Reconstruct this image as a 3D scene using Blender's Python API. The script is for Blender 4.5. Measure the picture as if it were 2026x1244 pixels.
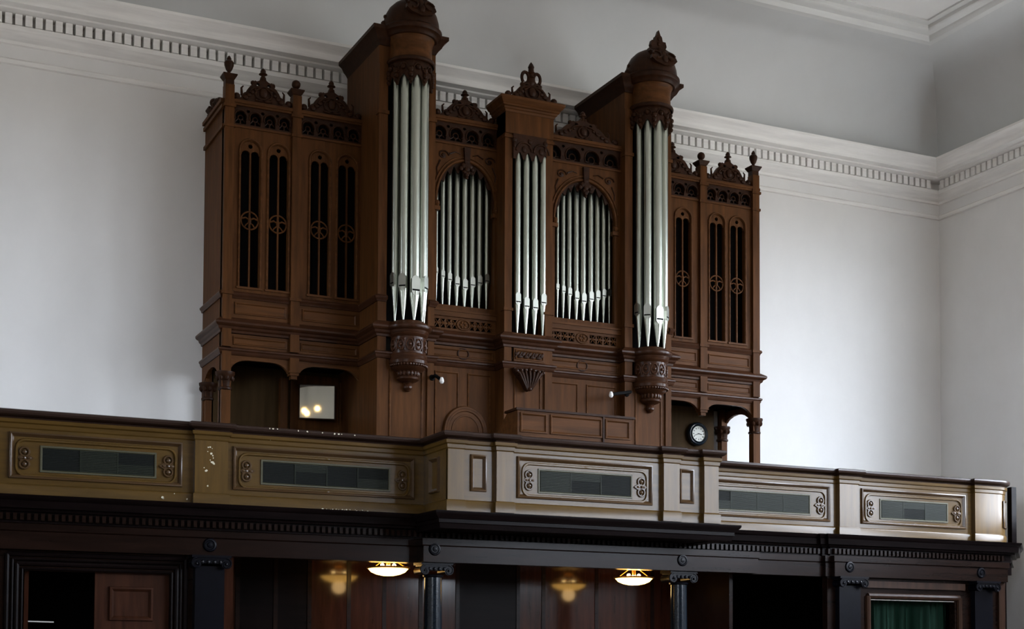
import bpy, bmesh, math, random
from math import sin, cos, pi, radians, atan2, sqrt
from mathutils import Vector, Matrix
from mathutils.geometry import tessellate_polygon

for o in list(bpy.data.objects):
    bpy.data.objects.remove(o)
C = bpy.context.scene.collection
SC = bpy.context.scene
random.seed(7)

# ------------------------------------------------------------------ camera
F_PX, PY, YAW, PITCH, ROLL, EYE = 2925.339, 1169.919, .442782, .0454397, .00472066, 1.6
_f = Vector((sin(YAW)*cos(PITCH), cos(YAW)*cos(PITCH), sin(PITCH)))
_r0 = Vector((cos(YAW), -sin(YAW), 0)); _u0 = _r0.cross(_f)
_r = cos(ROLL)*_r0 + sin(ROLL)*_u0
_u = -sin(ROLL)*_r0 + cos(ROLL)*_u0
cd = bpy.data.cameras.new('camera'); cam = bpy.data.objects.new('camera', cd); C.objects.link(cam)
cam.matrix_world = Matrix(((_r.x, _u.x, -_f.x, 0), (_r.y, _u.y, -_f.y, 0), (_r.z, _u.z, -_f.z, EYE), (0, 0, 0, 1)))
cd.sensor_width = 36; cd.lens = 36*F_PX/2026; cd.shift_y = (PY-622)/2026
cd.clip_end = 200
SC.camera = cam

def at(px, py, Y):
    """photo measurement (pixel) -> real x, z on the vertical plane y = Y"""
    d = _r*((px-1013)/F_PX) - _u*((py-PY)/F_PX) + _f
    return d.x*Y/d.y, EYE + d.z*Y/d.y
def AX(px, py, Y): return at(px, py, Y)[0]
def AZ(px, py, Y): return at(px, py, Y)[1]

# ------------------------------------------------------------------ light, world, exposure
w = bpy.data.worlds.new('world'); SC.world = w; w.use_nodes = True
nt = w.node_tree; bg = nt.nodes['Background']
tc = nt.nodes.new('ShaderNodeTexCoord'); sp = nt.nodes.new('ShaderNodeSeparateXYZ'); nt.links.new(tc.outputs['Generated'], sp.inputs[0])
rp = nt.nodes.new('ShaderNodeValToRGB'); nt.links.new(sp.outputs['Z'], rp.inputs[0])     # overcast sky, brighter overhead
e = rp.color_ramp.elements
e[0].position = 0; e[0].color = (.50, .55, .63, 1); e[1].position = 1; e[1].color = (.76, .85, 1, 1)
mp = nt.nodes.new('ShaderNodeMath'); mp.operation = 'GREATER_THAN'; mp.inputs[1].default_value = 0
nt.links.new(sp.outputs['Z'], mp.inputs[0])
mx = nt.nodes.new('ShaderNodeMix'); mx.data_type = 'RGBA'; mx.inputs['A'].default_value = (.13, .13, .125, 1)   # ground below the horizon
nt.links.new(mp.outputs[0], mx.inputs['Factor']); nt.links.new(rp.outputs[0], mx.inputs['B'])
nt.links.new(mx.outputs['Result'], bg.inputs[0]); bg.inputs[1].default_value = 51
SC.view_settings.view_transform = 'Standard'; SC.view_settings.look = 'None'
SC.view_settings.exposure = 0; SC.view_settings.gamma = 1
SC.view_settings.use_curve_mapping = False

XR, YB, XL, YF, ZC = 18.83, 21.2, -1.6, -9.0, 12.75    # room limits
WZ0, WZ1 = 4.0, 9.6
RIGHT_WINDOWS = [(15.8, 17.7, WZ0, WZ1)] + [(15.5-4.6*k, 18.0-4.6*k, WZ0, WZ1) for k in range(1, 6)]
LEFT_WINDOWS_AND_FILL = [(17.95, 18.65, WZ0, 9.4), (3.0, 5.0, WZ0, 9.0), (-3.0, -1.0, WZ0, 9.0)]  # last two are unseen openings added to brighten the right wall
FRONT_WINDOWS = []
def portal(loc, rot, sx, sy):
    l = bpy.data.lights.new('window_portal', 'AREA'); l.shape = 'RECTANGLE'; l.size = sx; l.size_y = sy
    l.cycles.is_portal = True
    o = bpy.data.objects.new('window_portal', l); C.objects.link(o); o.location = loc; o.rotation_euler = rot
for y0, y1, z0, z1 in RIGHT_WINDOWS: portal((XR+.31, (y0+y1)/2, (z0+z1)/2), (0, radians(90), 0), z1-z0, y1-y0)
for y0, y1, z0, z1 in LEFT_WINDOWS_AND_FILL: portal((XL-.31, (y0+y1)/2, (z0+z1)/2), (0, radians(-90), 0), z1-z0, y1-y0)
for x0, x1, z0, z1 in FRONT_WINDOWS: portal(((x0+x1)/2, YF-.31, (z0+z1)/2), (radians(90), 0, 0), x1-x0, z1-z0)

# ------------------------------------------------------------------ materials
def mat(name, col, rough=.5, metal=0, grain=None, bump=0, spec=.5, var=.35, coat=0, emit=None):
    m = bpy.data.materials.new(name); m.use_nodes = True
    nt = m.node_tree; b = nt.nodes['Principled BSDF']
    b.inputs['Base Color'].default_value = (*col, 1); b.inputs['Roughness'].default_value = rough
    b.inputs['Metallic'].default_value = metal; b.inputs['Specular IOR Level'].default_value = spec
    b.inputs['Coat Weight'].default_value = coat; b.inputs['Coat Roughness'].default_value = .22
    if emit:
        b.inputs['Emission Color'].default_value = (*emit[0], 1); b.inputs['Emission Strength'].default_value = emit[1]
    if grain:
        tc = nt.nodes.new('ShaderNodeTexCoord'); mp = nt.nodes.new('ShaderNodeMapping')
        mp.inputs['Scale'].default_value = grain
        nt.links.new(tc.outputs['Object'], mp.inputs[0])
        n = nt.nodes.new('ShaderNodeTexNoise'); n.inputs['Scale'].default_value = 1; n.inputs['Detail'].default_value = 6
        n.inputs['Roughness'].default_value = .62
        nt.links.new(mp.outputs[0], n.inputs['Vector'])
        r = nt.nodes.new('ShaderNodeValToRGB')
        r.color_ramp.elements[0].position = .3; r.color_ramp.elements[1].position = .72
        r.color_ramp.elements[0].color = (*[c*(1-var) for c in col], 1)
        r.color_ramp.elements[1].color = (*[min(1, c*(1+var)) for c in col], 1)
        nt.links.new(n.outputs['Fac'], r.inputs[0]); nt.links.new(r.outputs[0], b.inputs['Base Color'])
        if bump:
            bp = nt.nodes.new('ShaderNodeBump'); bp.inputs['Strength'].default_value = bump; bp.inputs['Distance'].default_value = .01
            nt.links.new(n.outputs['Fac'], bp.inputs['Height']); nt.links.new(bp.outputs[0], b.inputs['Normal'])
    return m
V = (14, 14, 1.2)      # grain runs upright
H = (1.2, 14, 14)      # grain runs along x
M = dict(
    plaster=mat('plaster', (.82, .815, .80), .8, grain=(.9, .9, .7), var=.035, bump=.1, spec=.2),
    cove=mat('cove_darkened_plaster', (.64, .65, .645), .8, grain=(.9, .9, .7), var=.035, bump=.1, spec=.2),  # plaster darkened to stand in for the shade on the cove
    plaster_grey=mat('ceiling_moulding_paint', (.70, .705, .69), .7, grain=(1, 1, 9), var=.05, spec=.2),
    plaster_trim=mat('painted_trim', (.90, .89, .865), .6, grain=(1.0, 1.0, 14), var=.10, bump=.15, spec=.3),
    dim=mat('bounce_damping_brown', (.30, .27, .23), .7, grain=(2, 2, 2), var=.1),  # unseen left wall, coloured dark to cut the light it bounces
    floor=mat('floor_boards', (.10, .06, .04), .4, grain=H),
    oak=mat('organ_oak', (.077, .030, .0092), .45, grain=V, var=.38, bump=.12, spec=.06),
    oak_h=mat('organ_oak_rail', (.082, .0325, .0105), .42, grain=H, var=.38, bump=.1, spec=.07),
    carved=mat('carved_oak_darkened', (.028, .0105, .0042), .42, grain=(9, 9, 9), var=.4, bump=.25, spec=.1),  # darker than the case oak, imitating weak light on the upper carving
    gloss=mat('polished_oak', (.045, .0175, .008), .28, grain=(6, 6, 6), var=.3, spec=.15),
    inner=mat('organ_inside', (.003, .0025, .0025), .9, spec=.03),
    recess=mat('recess_boards', (.045, .026, .010), .6, grain=V, var=.25, spec=.05),
    gal=mat('gallery_oak', (.077, .042, .0085), .30, grain=H, var=.25, bump=.08, spec=.12, coat=.4),
    gal_v=mat('gallery_oak_post', (.086, .047, .0095), .30, grain=V, var=.25, bump=.08, spec=.12, coat=.4),
    gal_m=mat('gallery_moulding', (.062, .034, .014), .24, grain=H, var=.2, spec=.25, coat=.2),
    rail=mat('rail_oak', (.026, .014, .010), .28, grain=H, var=.3, spec=.25),
    black=mat('ebonised_wood', (.0045, .0027, .0027), .28, grain=H, var=.45, bump=.05, spec=.05),
    brownblack=mat('dark_frieze_wood', (.0095, .0042, .0028), .26, grain=H, var=.5, bump=.06, spec=.06, coat=.12),
    red=mat('mahogany_panel', (.028, .0095, .0055), .11, grain=V, var=.45, spec=.34),
    screen=mat('screen_wood', (.030, .0145, .0085), .4, grain=V, var=.4, spec=.12),
    door=mat('door_wood', (.034, .0125, .0065), .4, grain=V, var=.4, spec=.08),
    band=mat('carved_band_oak', (.06, .024, .0115), .36, grain=(9, 9, 9), var=.3, spec=.15),
    granite=mat('blue_granite', (.006, .010, .015), .16, grain=(20, 20, 20), var=.2, spec=.35),
    pilaster=mat('dark_pilaster_paint', (.0018, .0021, .0042), .28, grain=(5, 5, 5), var=.3, spec=.13),
    pipe=mat('pipe_tin', (.47, .50, .43), .34, 1, grain=(3, 3, 1.1), var=.07),
    mouth=mat('pipe_mouth_tin', (.42, .43, .38), .36, 1),
    mesh=mat('grille_black', (.004, .005, .005), .6, spec=.1),
    slat=mat('grille_slat', (.0125, .016, .0095), .5, spec=.15),
    gframe=mat('grille_frame', (.065, .062, .035), .4, spec=.3),
    green=mat('green_velvet', (.007, .026, .016), .6, grain=(30, 30, 2), var=.3, spec=.08),
    lamp=mat('lamp_glass', (1, .75, .3), .3, emit=((1, .54, .12), 12)),
    lampring=mat('lamp_ring', (.5, .25, .06), .3, .6),
    bulb=mat('lamp_bulb', (1, .8, .4), .3, emit=((1, .66, .25), 40)),
    white=mat('white_enamel', (.85, .85, .82), .2),
    iron=mat('black_iron', (.004, .004, .004), .6, spec=.05),
    clockrim=mat('clock_case', (.010, .016, .022), .15),
    dial=mat('clock_dial', (.75, .75, .68), .4),
    mirror=mat('mirror_glass', (.62, .61, .54), .03, .55),
    chip=mat('bare_paint', (.62, .58, .44), .7),
)

# ------------------------------------------------------------------ mesh building
class MB:
    def __init__(s): s.v = []; s.f = []; s.mi = []; s.cur = 0
    def add(s, vs, fs):
        n = len(s.v); s.v += [tuple(p) for p in vs]
        s.f += [tuple(n+i for i in q) for q in fs]; s.mi += [s.cur]*len(fs)
        return s
    def box(s, x0, x1, y0, y1, z0, z1):
        vs = [(x, y, z) for x in (x0, x1) for y in (y0, y1) for z in (z0, z1)]
        return s.add(vs, [(0, 1, 3, 2), (4, 6, 7, 5), (0, 4, 5, 1), (2, 3, 7, 6), (0, 2, 6, 4), (1, 5, 7, 3)])
    def plate(s, outer, holes, y0, y1):
        loops = [list(outer)] + [list(h) for h in holes]
        pts = [p for l in loops for p in l]
        tris = tessellate_polygon([[Vector((p[0], p[1], 0)) for p in l] for l in loops])
        n = len(pts)
        vs = [(p[0], y0, p[1]) for p in pts] + [(p[0], y1, p[1]) for p in pts]
        fs = [tuple(t) for t in tris] + [tuple(n+i for i in reversed(t)) for t in tris]
        k = 0
        for l in loops:
            m = len(l)
            for i in range(m):
                a, b = k+i, k+(i+1) % m
                fs.append((a, b, n+b, n+a))
            k += m
        return s.add(vs, fs)
    def lathe(s, prof, cx, cy, a0=0, a1=2*pi, n=24):
        """prof: (r, z) list"""
        full = abs(a1-a0-2*pi) < 1e-6
        cols = n if full else n+1
        vs = []
        for i in range(cols):
            a = a0+(a1-a0)*i/n
            vs += [(cx+r*sin(a), cy-r*cos(a), z) for r, z in prof]
        k = len(prof); fs = []
        for i in range(n):
            j = (i+1) % cols
            for q in range(k-1):
                fs.append((i*k+q, j*k+q, j*k+q+1, i*k+q+1))
        return s.add(vs, fs)
    def ball(s, c, r, n=10, sx=1, sy=1, sz=1):
        m = n//2+1; vs = []; fs = []
        for i in range(m+1):
            t = pi*i/m
            for j in range(n):
                a = 2*pi*j/n
                vs.append((c[0]+r*sx*sin(t)*cos(a), c[1]+r*sy*sin(t)*sin(a), c[2]+r*sz*cos(t)))
        for i in range(m):
            for j in range(n):
                fs.append((i*n+j, i*n+(j+1) % n, (i+1)*n+(j+1) % n, (i+1)*n+j))
        return s.add(vs, fs)
    def tube(s, pts, r, n=6, closed=False, r1=None):
        P = [Vector(p) for p in pts]; m = len(P); vs = []; fs = []
        for i in range(m):
            if closed: t = P[(i+1) % m]-P[i-1]
            else: t = P[min(i+1, m-1)]-P[max(i-1, 0)]
            t.normalize()
            up = Vector((0, 1, 0)) if abs(t.y) < .9 else Vector((1, 0, 0))
            a = t.cross(up).normalized(); b = t.cross(a)
            rr = r if r1 is None else r+(r1-r)*i/(m-1)
            vs += [P[i]+rr*(cos(2*pi*j/n)*a+sin(2*pi*j/n)*b) for j in range(n)]
        for i in range(m if closed else m-1):
            q = (i+1) % m
            for j in range(n):
                fs.append((i*n+j, i*n+(j+1) % n, q*n+(j+1) % n, q*n+j))
        if not closed:
            fs += [tuple(range(n)), tuple((m-1)*n+j for j in range(n))]
        return s.add(vs, fs)
    def sweep(s, path, prof, closed_prof=True):
        """profile (out, z) carried along a plan path (x, y), mitred; out is to the right of travel"""
        P = [Vector(p) for p in path]; m = len(P); k = len(prof); vs = []; fs = []
        for i in range(m):
            d0 = (P[i]-P[i-1]).normalized() if i else (P[1]-P[0]).normalized()
            d1 = (P[i+1]-P[i]).normalized() if i < m-1 else d0
            n0 = Vector((d0.y, -d0.x)); n1 = Vector((d1.y, -d1.x))
            nn = (n0+n1); nn = nn/max(.25, nn.length_squared/2)
            for o, z in prof: vs.append((P[i].x+nn.x*o, P[i].y+nn.y*o, z))
        kk = k if closed_prof else k-1
        for i in range(m-1):
            for q in range(kk):
                r = (q+1) % k
                fs.append((i*k+q, (i+1)*k+q, (i+1)*k+r, i*k+r))
        if closed_prof:
            fs += [tuple(range(k)), tuple((m-1)*k+q for q in range(k))]
        return s.add(vs, fs)
    def frame(s, x0, x1, z0, z1, y, prof):
        """rectangular moulding on a wall at y; prof: (inset, proud) list"""
        vs = []; fs = []; k = len(prof)
        for i, p in prof:
            vs += [(x0+i, y-p, z0+i), (x1-i, y-p, z0+i), (x1-i, y-p, z1-i), (x0+i, y-p, z1-i)]
        for q in range(k-1):
            for j in range(4):
                fs.append((q*4+j, q*4+(j+1) % 4, q*4+4+(j+1) % 4, q*4+4+j))
        return s.add(vs, fs)
    def mesh(s, name, mats, smooth=True):
        me = bpy.data.meshes.new(name); me.from_pydata(s.v, [], s.f)
        bm = bmesh.new(); bm.from_mesh(me)
        bmesh.ops.recalc_face_normals(bm, faces=bm.faces)
        bm.to_mesh(me); bm.free()
        for m in (mats if isinstance(mats, (list, tuple)) else [mats]): me.materials.append(m)
        for p, i in zip(me.polygons, s.mi): p.material_index = i; p.use_smooth = smooth
        if smooth: me.set_sharp_from_angle(angle=radians(32))
        return me
    def build(s, name, mats, parent=None, smooth=True, stuff=False):
        o = bpy.data.objects.new(name, s.mesh(name, mats, smooth)); C.objects.link(o)
        if parent: o.parent = parent; o.matrix_parent_inverse = parent.matrix_world.inverted()
        if stuff: o['kind'] = 'stuff'
        return o
def copy_of(src, loc, parent=None, name=None):
    o = src.copy(); C.objects.link(o); o.location = loc
    if parent: o.parent = parent
    return o
def thing(name, label, cat, loc=(0, 0, 0), group=None):
    o = bpy.data.objects.new(name, None); C.objects.link(o)
    o.location = loc; o.matrix_world = Matrix.Translation(loc)
    o['label'] = label; o['category'] = cat; o.empty_display_size = .2
    if group: o['group'] = group
    return o
def struct(o): o['kind'] = 'structure'; return o
def arc(cx, cz, rx, rz, a0, a1, n):
    return [(cx+rx*cos(a0+(a1-a0)*i/n), cz+rz*sin(a0+(a1-a0)*i/n)) for i in range(n+1)]
def rect(x0, x1, z0, z1): return [(x0, z0), (x1, z0), (x1, z1), (x0, z1)]

# ================================================================== ROOM
def holed_wall(name, axis, c, t, a0, a1, z0, z1, wins):
    """wall with window openings; axis 'x' = plane x=c, 'y' = plane y=c"""
    mb = MB()
    hs = [rect(u0, u1, v0, v1) for u0, u1, v0, v1 in wins]
    mb.plate(rect(a0, a1, z0, z1), hs, 0, t)
    if axis == 'x': mb.v = [(c+y, x, z) for x, y, z in mb.v]
    else: mb.v = [(x, c+y, z) for x, y, z in mb.v]
    return struct(mb.build(name, M['dim' if name == 'wall_left' else 'plaster'], smooth=False))
struct(MB().box(XL, XR, YB, YB+.3, 0, ZC).build('wall_back', M['plaster'], smooth=False))
holed_wall('wall_right', 'x', XR, .3, YF, YB+.3, 0, ZC, RIGHT_WINDOWS)
holed_wall('wall_left', 'x', XL, -.3, YF, YB+.3, 0, ZC, LEFT_WINDOWS_AND_FILL)
holed_wall('wall_front', 'y', YF, -.3, XL, XR, 0, ZC, FRONT_WINDOWS)
struct(MB().box(XL, XR, YF, YB, -.2, 0).build('floor', M['floor'], smooth=False))
struct(MB().box(XL-.3, XR+.3, YF-.3, YB+.3, ZC, ZC+.2).build('ceiling', M['plaster'], smooth=False))
# dark board added unseen behind the camera to damp reflections in the gallery front
struct(MB().box(XL, XR, YF, YF+.08, 0, 8.2).build('reflection_damper', M['recess'], smooth=False))
# window frames (sash bars) in the openings
n = 0
for wins, ax, c in ((RIGHT_WINDOWS, 'x', XR+.12), (LEFT_WINDOWS_AND_FILL, 'x', XL-.18), (FRONT_WINDOWS, 'y', YF-.18)):
    for (u0, u1, v0, v1) in wins:
        n += 1; mb = MB()
        for u in (u0+.03, (2*u0+u1)/3, (u0+2*u1)/3, u1-.03): mb.box(u-.03, u+.03, 0, .06, v0, v1)
        for k in range(6): z = v0+.03+(v1-v0-.06)*k/5; mb.box(u0, u1, .01, .05, z-.025, z+.025)
        mb.v = [(c+y, x, z) if ax == 'x' else (x, c+y, z) for x, y, z in mb.v]
        struct(mb.build('window_%d' % n, M['white'], smooth=False))

# cornice: swept round back wall and right wall
ZS = 9.82                                     # string line below the frieze
def cornice(name, path):
    mb = MB()
    # string moulding
    mb.sweep(path, [(0, ZS-.03), (.035, ZS-.02), (.05, ZS+.01), (.05, ZS+.035), (.02, ZS+.06), (0, ZS+.065)])
    prof = [(0, 10.07), (.03, 10.08), (.04, 10.12), (.07, 10.135), (.11, 10.17), (.15, 10.215), (.165, 10.225), (.175, 10.290), (.05, 10.294), (.05, 10.444),
            (.20, 10.448), (.27, 10.455), (.30, 10.465), (.30, 10.49), (.44, 10.495), (.45, 10.52), (.45, 10.58), (.46, 10.60), (.49, 10.64), (.53, 10.68),
            (.545, 10.70), (.545, 10.74), (.52, 10.75), (0, 10.80)]
    mb.sweep(path, prof)
    return struct(mb.build(name, M['plaster_trim']))
OFF = .0
trim1 = trim2 = cornice('trim_1', [(XL, YB), (XR, YB), (XR, 6.0)])
# dentils: each block a piece of its own
dx0 = AX(5.8+2.5, 23, YB-.26); dpitch = (AX(185.2+2.5, 54, YB-.26)-dx0)/9
me_d = MB().box(-dpitch*.345, dpitch*.345, -.062, .09, 0, .148).mesh('dentil', M['plaster_trim'], False)
proto = bpy.data.objects.new('dentil', me_d)
k = -6
while True:
    x = dx0+dpitch*(k+.5)
    if x > XR-.30: break
    o = proto.copy(); C.objects.link(o); o.parent = trim1; o.location = (x, YB-.138, 10.295); k += 1
for k in range(26):
    o = proto.copy(); C.objects.link(o); o.parent = trim2; o.rotation_euler = (0, 0, radians(-90))
    o.location = (XR-.138, YB-.30-dpitch*k, 10.295)
# cove between cornice and ceiling, and ceiling moulding
def cove(name, path):
    pr = [(.12, 10.79)] + [(.12+1.42*(1-cos(t*pi/2/10))+.02, 10.79+1.50*sin(t*pi/2/10)) for t in range(11)]
    mb = MB(); mb.sweep(path, pr + [(1.56, 12.74), (0, 12.74), (0, 10.79)])
    return struct(mb.build(name, M['cove']))
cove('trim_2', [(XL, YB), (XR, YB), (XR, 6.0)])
def ceil_mould(name, path):
    mb = MB(); mb.sweep(path, [(1.5, 12.27), (1.62, 12.27), (1.66, 12.30), (1.68, 12.34), (1.76, 12.36), (1.80, 12.40), (1.81, 12.45), (1.90, 12.47), (1.90, 12.76), (1.5, 12.76)])
    return struct(mb.build(name, M['plaster_grey']))
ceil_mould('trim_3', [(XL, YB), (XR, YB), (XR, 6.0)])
# the flat of the ceiling inside the moulding
struct(MB().box(XL, XR-1.85, YF, YB-1.85, 12.50, 12.74).build('ceiling_panel', M['plaster'], smooth=False))

# ================================================================== GALLERY FRONT
YG, YBP = 18.08, 17.28                        # parapet planes: sides, projecting centre
Z0, ZT = 3.478, 4.49
bx0, bx1 = AX(885, 900, YBP), AX(1416, 950, YBP)
par = thing('gallery_parapet', 'long oak parapet of the organ gallery with carved panels and black grilles', 'balcony', (9.3, YG, Z0))
PB = .075                                     # how far its pilasters stand forward
pil = []                                      # (x0, x1, plane)
for a, b, Y in ((383, 448, YG), (978, 1011, YBP), (1308, 1339, YBP), (1655, 1692, YG), (1922, 1966, YG)):
    pil.append((AX(a, 920, Y), AX(b, 920, Y), Y))
pil.insert(1, (bx0, AX(917, 920, YBP), YBP)); pil.insert(4, (AX(1388, 950, YBP), bx1, YBP))
xend = AX(1967, 990, YG)
RC = .36                                      # rounded end
def arcpath(x, y, r, n=7): return [(x+r*sin(t*pi/2/n), y+r-r*cos(t*pi/2/n)) for t in range(n+1)]
def fullpath(dy=0):
    p = [(.2, YG)]
    for (a, b, Y) in pil:
        if Y == YG:
            if a < bx0: p += [(a, YG), (a, YG-PB), (b, YG-PB), (b, YG)]
        elif abs(a-bx0) < 1e-6: p += [(bx0, YG), (bx0, YBP-PB*.3), (b, YBP-PB*.3), (b, YBP)]
        elif abs(b-bx1) < 1e-6: p += [(a, YBP), (a, YBP-PB), (bx1, YBP-PB), (bx1, YG)]
        else: p += [(a, YBP), (a, YBP-PB), (b, YBP-PB), (b, YBP)]
    (a, b, Y) = pil[5]; p += [(a, YG), (a, YG-PB), (b, YG-PB), (b, YG)]
    (a, b, Y) = pil[6]; p += [(a, YG), (a, YG-PB)] + arcpath(xend, YG-PB, RC) + [(xend+RC, YB-.02)]
    return p
pth = fullpath()
rl = MB(); rl.sweep(pth, [(-.16, 4.40), (.01, 4.385), (.02, 4.405), (.045, 4.415), (.075, 4.435), (.085, 4.46), (.08, 4.485), (.06, 4.495), (-.16, 4.495)])
rl.build('hand_rail', M['rail'], par)
rl = MB(); rl.sweep(pth, [(-.02, 4.27), (.0, 4.27), (.012, 4.285), (.015, 4.33), (.035, 4.345), (.04, 4.385), (-.02, 4.385)])
rl.build('rail_moulding', M['gal'], par)
rl = MB(); rl.sweep(pth, [(-.05, Z0), (.022, Z0), (.022, 3.60), (.012, 3.618), (0, 3.625), (-.05, 3.63)])
rl.build('skirting', M['gal'], par)
# pilasters
for (a, b, Y) in pil[:6]:
    d = PB*.3 if abs(a-bx0) < 1e-6 else PB
    MB().box(a, b, Y-d, Y+.03, Z0, 4.38).build('pilaster', M['gal_v'], par, smooth=False)
mb = MB(); mb.sweep([(pil[6][0], YG), (pil[6][0], YG-PB)]+arcpath(xend, YG-PB, RC, 10)+[(xend+RC, YB-.02)], [(-.05, Z0), (0, Z0), (0, 4.38), (-.05, 4.38)])
mb.build('rounded_end', M['gal_v'], par)
# raised panel on the rounded end
c = Vector((xend, YG-PB+RC)); pts = []
for zz in (3.74, 4.17): pass
ring = [(c.x+(RC+.012)*sin(radians(t)), c.y-(RC+.012)*cos(radians(t)), z) for z, ts in ((3.74, range(22, 60, 6)), (4.17, range(58, 20, -6))) for t in ts]
MB().tube(ring, .014, 6, closed=True).build('panel_moulding', M['gal_m'], par)

PMOULD = [(0, 0), (.006, .03), (.022, .036), (.034, .026), (.046, .008), (.056, .0)]
def leaf_pair(mb, x, z, y, s):
    """carved end of a grille: two scroll bosses, a leaf each way and a curl round them"""
    for dz in (.072, -.072):
        mb.tube([(x+.052*cos(t*pi/8), y-.012, z+dz+.052*sin(t*pi/8)) for t in range(16)], .014, 6, closed=True)
        mb.ball((x, y-.008, z+dz), .03, 10, 1, .8, 1)
    for sx, ln in ((s, .085), (-s, .06)):
        pts = [(x+sx*.01, z), (x+sx*ln*.55, z+.04), (x+sx*ln*1.15, z+.012), (x+sx*ln*1.3, z), (x+sx*ln*1.15, z-.012), (x+sx*ln*.55, z-.04)]
        mb.plate(pts, [], y-.022, y)
        mb.ball((x+sx*ln*.62, y-.022, z), .02, 8, 1.3, .7, .8)
    mb.ball((x, y-.02, z), .022, 8)
def grille_panel(x0, x1, Y, gx0, gx1, zs, nsec, states, board):
    z0, z1, g0, g1, m0, m1 = zs
    p = MB().box(board[0], board[1], Y, Y+.06, Z0, 4.38).build('panel', M['gal'], par, smooth=False)
    MB().frame(x0, x1, z0, z1, Y, PMOULD).build('panel_moulding', M['gal_m'], p)
    # raised inner field with a rounded bead round the grille
    mb = MB(); r = .05
    xl, xr = max(gx0-.34, x0+.085), min(gx1+.34, x1-.085)
    bead = []
    for cx, cz, a in ((xr-r*2, m1-r*2, 0), (xl+r*2, m1-r*2, pi/2), (xl+r*2, m0+r*2, pi), (xr-r*2, m0+r*2, 1.5*pi)):
        bead += [(cx+2*r*cos(a+t*pi/8), Y-.006, cz+2*r*sin(a+t*pi/8)) for t in range(5)]
    mb.tube(bead, .019, 6, closed=True)
    xm = (gx0+gx1)/2
    for zz in (m0, m1):
        mb.ball((xm, Y-.01, zz), .026, 8, 1.8, .7, .7)
        for s in (-1, 1): mb.ball((xm+s*.07, Y-.008, zz), .018, 8, 1.6, .7, .7)
    mb.build('bead_moulding', M['gal'], p)
    mb = MB(); mb.frame(gx0-.03, gx1+.03, g0-.03, g1+.03, Y, [(0, 0), (.004, .014), (.022, .014), (.03, .004), (.03, -.0)]); mb.build('grille_frame', M['gframe'], p)
    MB().box(gx0, gx1, Y-.003, Y+.004, g0, g1).build('grille_back', M['mesh'], p, smooth=False)
    mb = MB(); ns = 13
    for k in range(nsec):
        a = gx0+(gx1-gx0)*k/nsec; b = gx0+(gx1-gx0)*(k+1)/nsec
        st = states[k]
        for i in range(ns):
            z = g0+(g1-g0)*(i+.5)/ns; h = (g1-g0)/ns*(.36 if (st == 1 or (st == 2 and i < ns*.4) or (st == 3 and i > ns*.6)) else .10)
            mb.box(a+.008, b-.008, Y-.010, Y-.003, z-h, z+h)
        if k: mb.box(a-.008, a+.008, Y-.012, Y-.003, g0, g1)
    mb.build('grille_slats', M['slat'], p, smooth=False, stuff=True)
    for sx, xx in ((1, max(gx0-.215, xl+.09)), (-1, min(gx1+.215, xr-.09))):
        mb = MB(); leaf_pair(mb, xx, (g0+g1)/2, Y, sx); mb.build('carved_scroll', M['gal_m'], p)
zs = (AZ(200, 962, YG)+.10, 4.26, 3.80, 4.055, 3.725, 4.14)
zs = (3.685, 4.235, 3.80, 4.06, 3.725, 4.145)
# left panel, second panel, centre panel, two right panels
xa = AX(10, 900, YG)
grille_panel(AX(17, 900, YG), AX(361, 900, YG), YG, AX(84, 900, YG), AX(305, 905, YG), zs, 3, (0, 1, 2), (.2, pil[0][0]))
grille_panel(AX(460, 920, YG), AX(820, 930, YG), YG, AX(520, 920, YG), AX(768, 930, YG), zs, 4, (0, 3, 0, 2), (pil[0][1], bx0+.02))
grille_panel(AX(1022, 940, YBP), AX(1290, 950, YBP), YBP, AX(1068, 940, YBP), AX(1247, 945, YBP), (3.685, 4.235, 3.795, 4.06, 3.725, 4.145), 3, (1, 3, 0), (pil[2][1], pil[3][0]))
x5, x6 = AX(1342, 980, YG), AX(1641, 985, YG)
grille_panel(x5, x6, YG, AX(1392, 980, YG), AX(1600, 985, YG), zs, 4, (2, 1, 1, 1), (bx1-.05, pil[5][0]))
grille_panel(AX(1703, 1000, YG), AX(1909, 1000, YG), YG, AX(1743, 1000, YG), AX(1872, 1000, YG), zs, 3, (1, 3, 1), (pil[5][1], pil[6][0]))
# narrow panels of the centre and the return
for a, b in ((917, 978), (1339, 1388)):
    p = MB().box(AX(a, 930, YBP), AX(b, 930, YBP), YBP, YBP+.06, Z0, 4.38).build('panel', M['gal'], par, smooth=False)
    q0, q1 = (930, 962) if a < 1000 else (1343, 1372)
    MB().frame(AX(q0, 930, YBP), AX(q1, 930, YBP), 3.74, 4.22, YBP, PMOULD).build('panel_moulding', M['gal_m'], p)
p = MB().box(bx0, bx0+.06, YBP, YG, Z0, 4.38).build('panel', M['gal'], par, smooth=False)
mb = MB(); mb.frame(YBP+.24, YBP+.56, 3.74, 4.20, 0, PMOULD); mb.v = [(bx0+y, x, z) for x, y, z in mb.v]; mb.build('panel_moulding', M['gal_m'], p)
MB().box(bx1-.06, bx1, YBP, YG, Z0, 4.38).build('panel', M['gal'], par, smooth=False)
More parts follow.
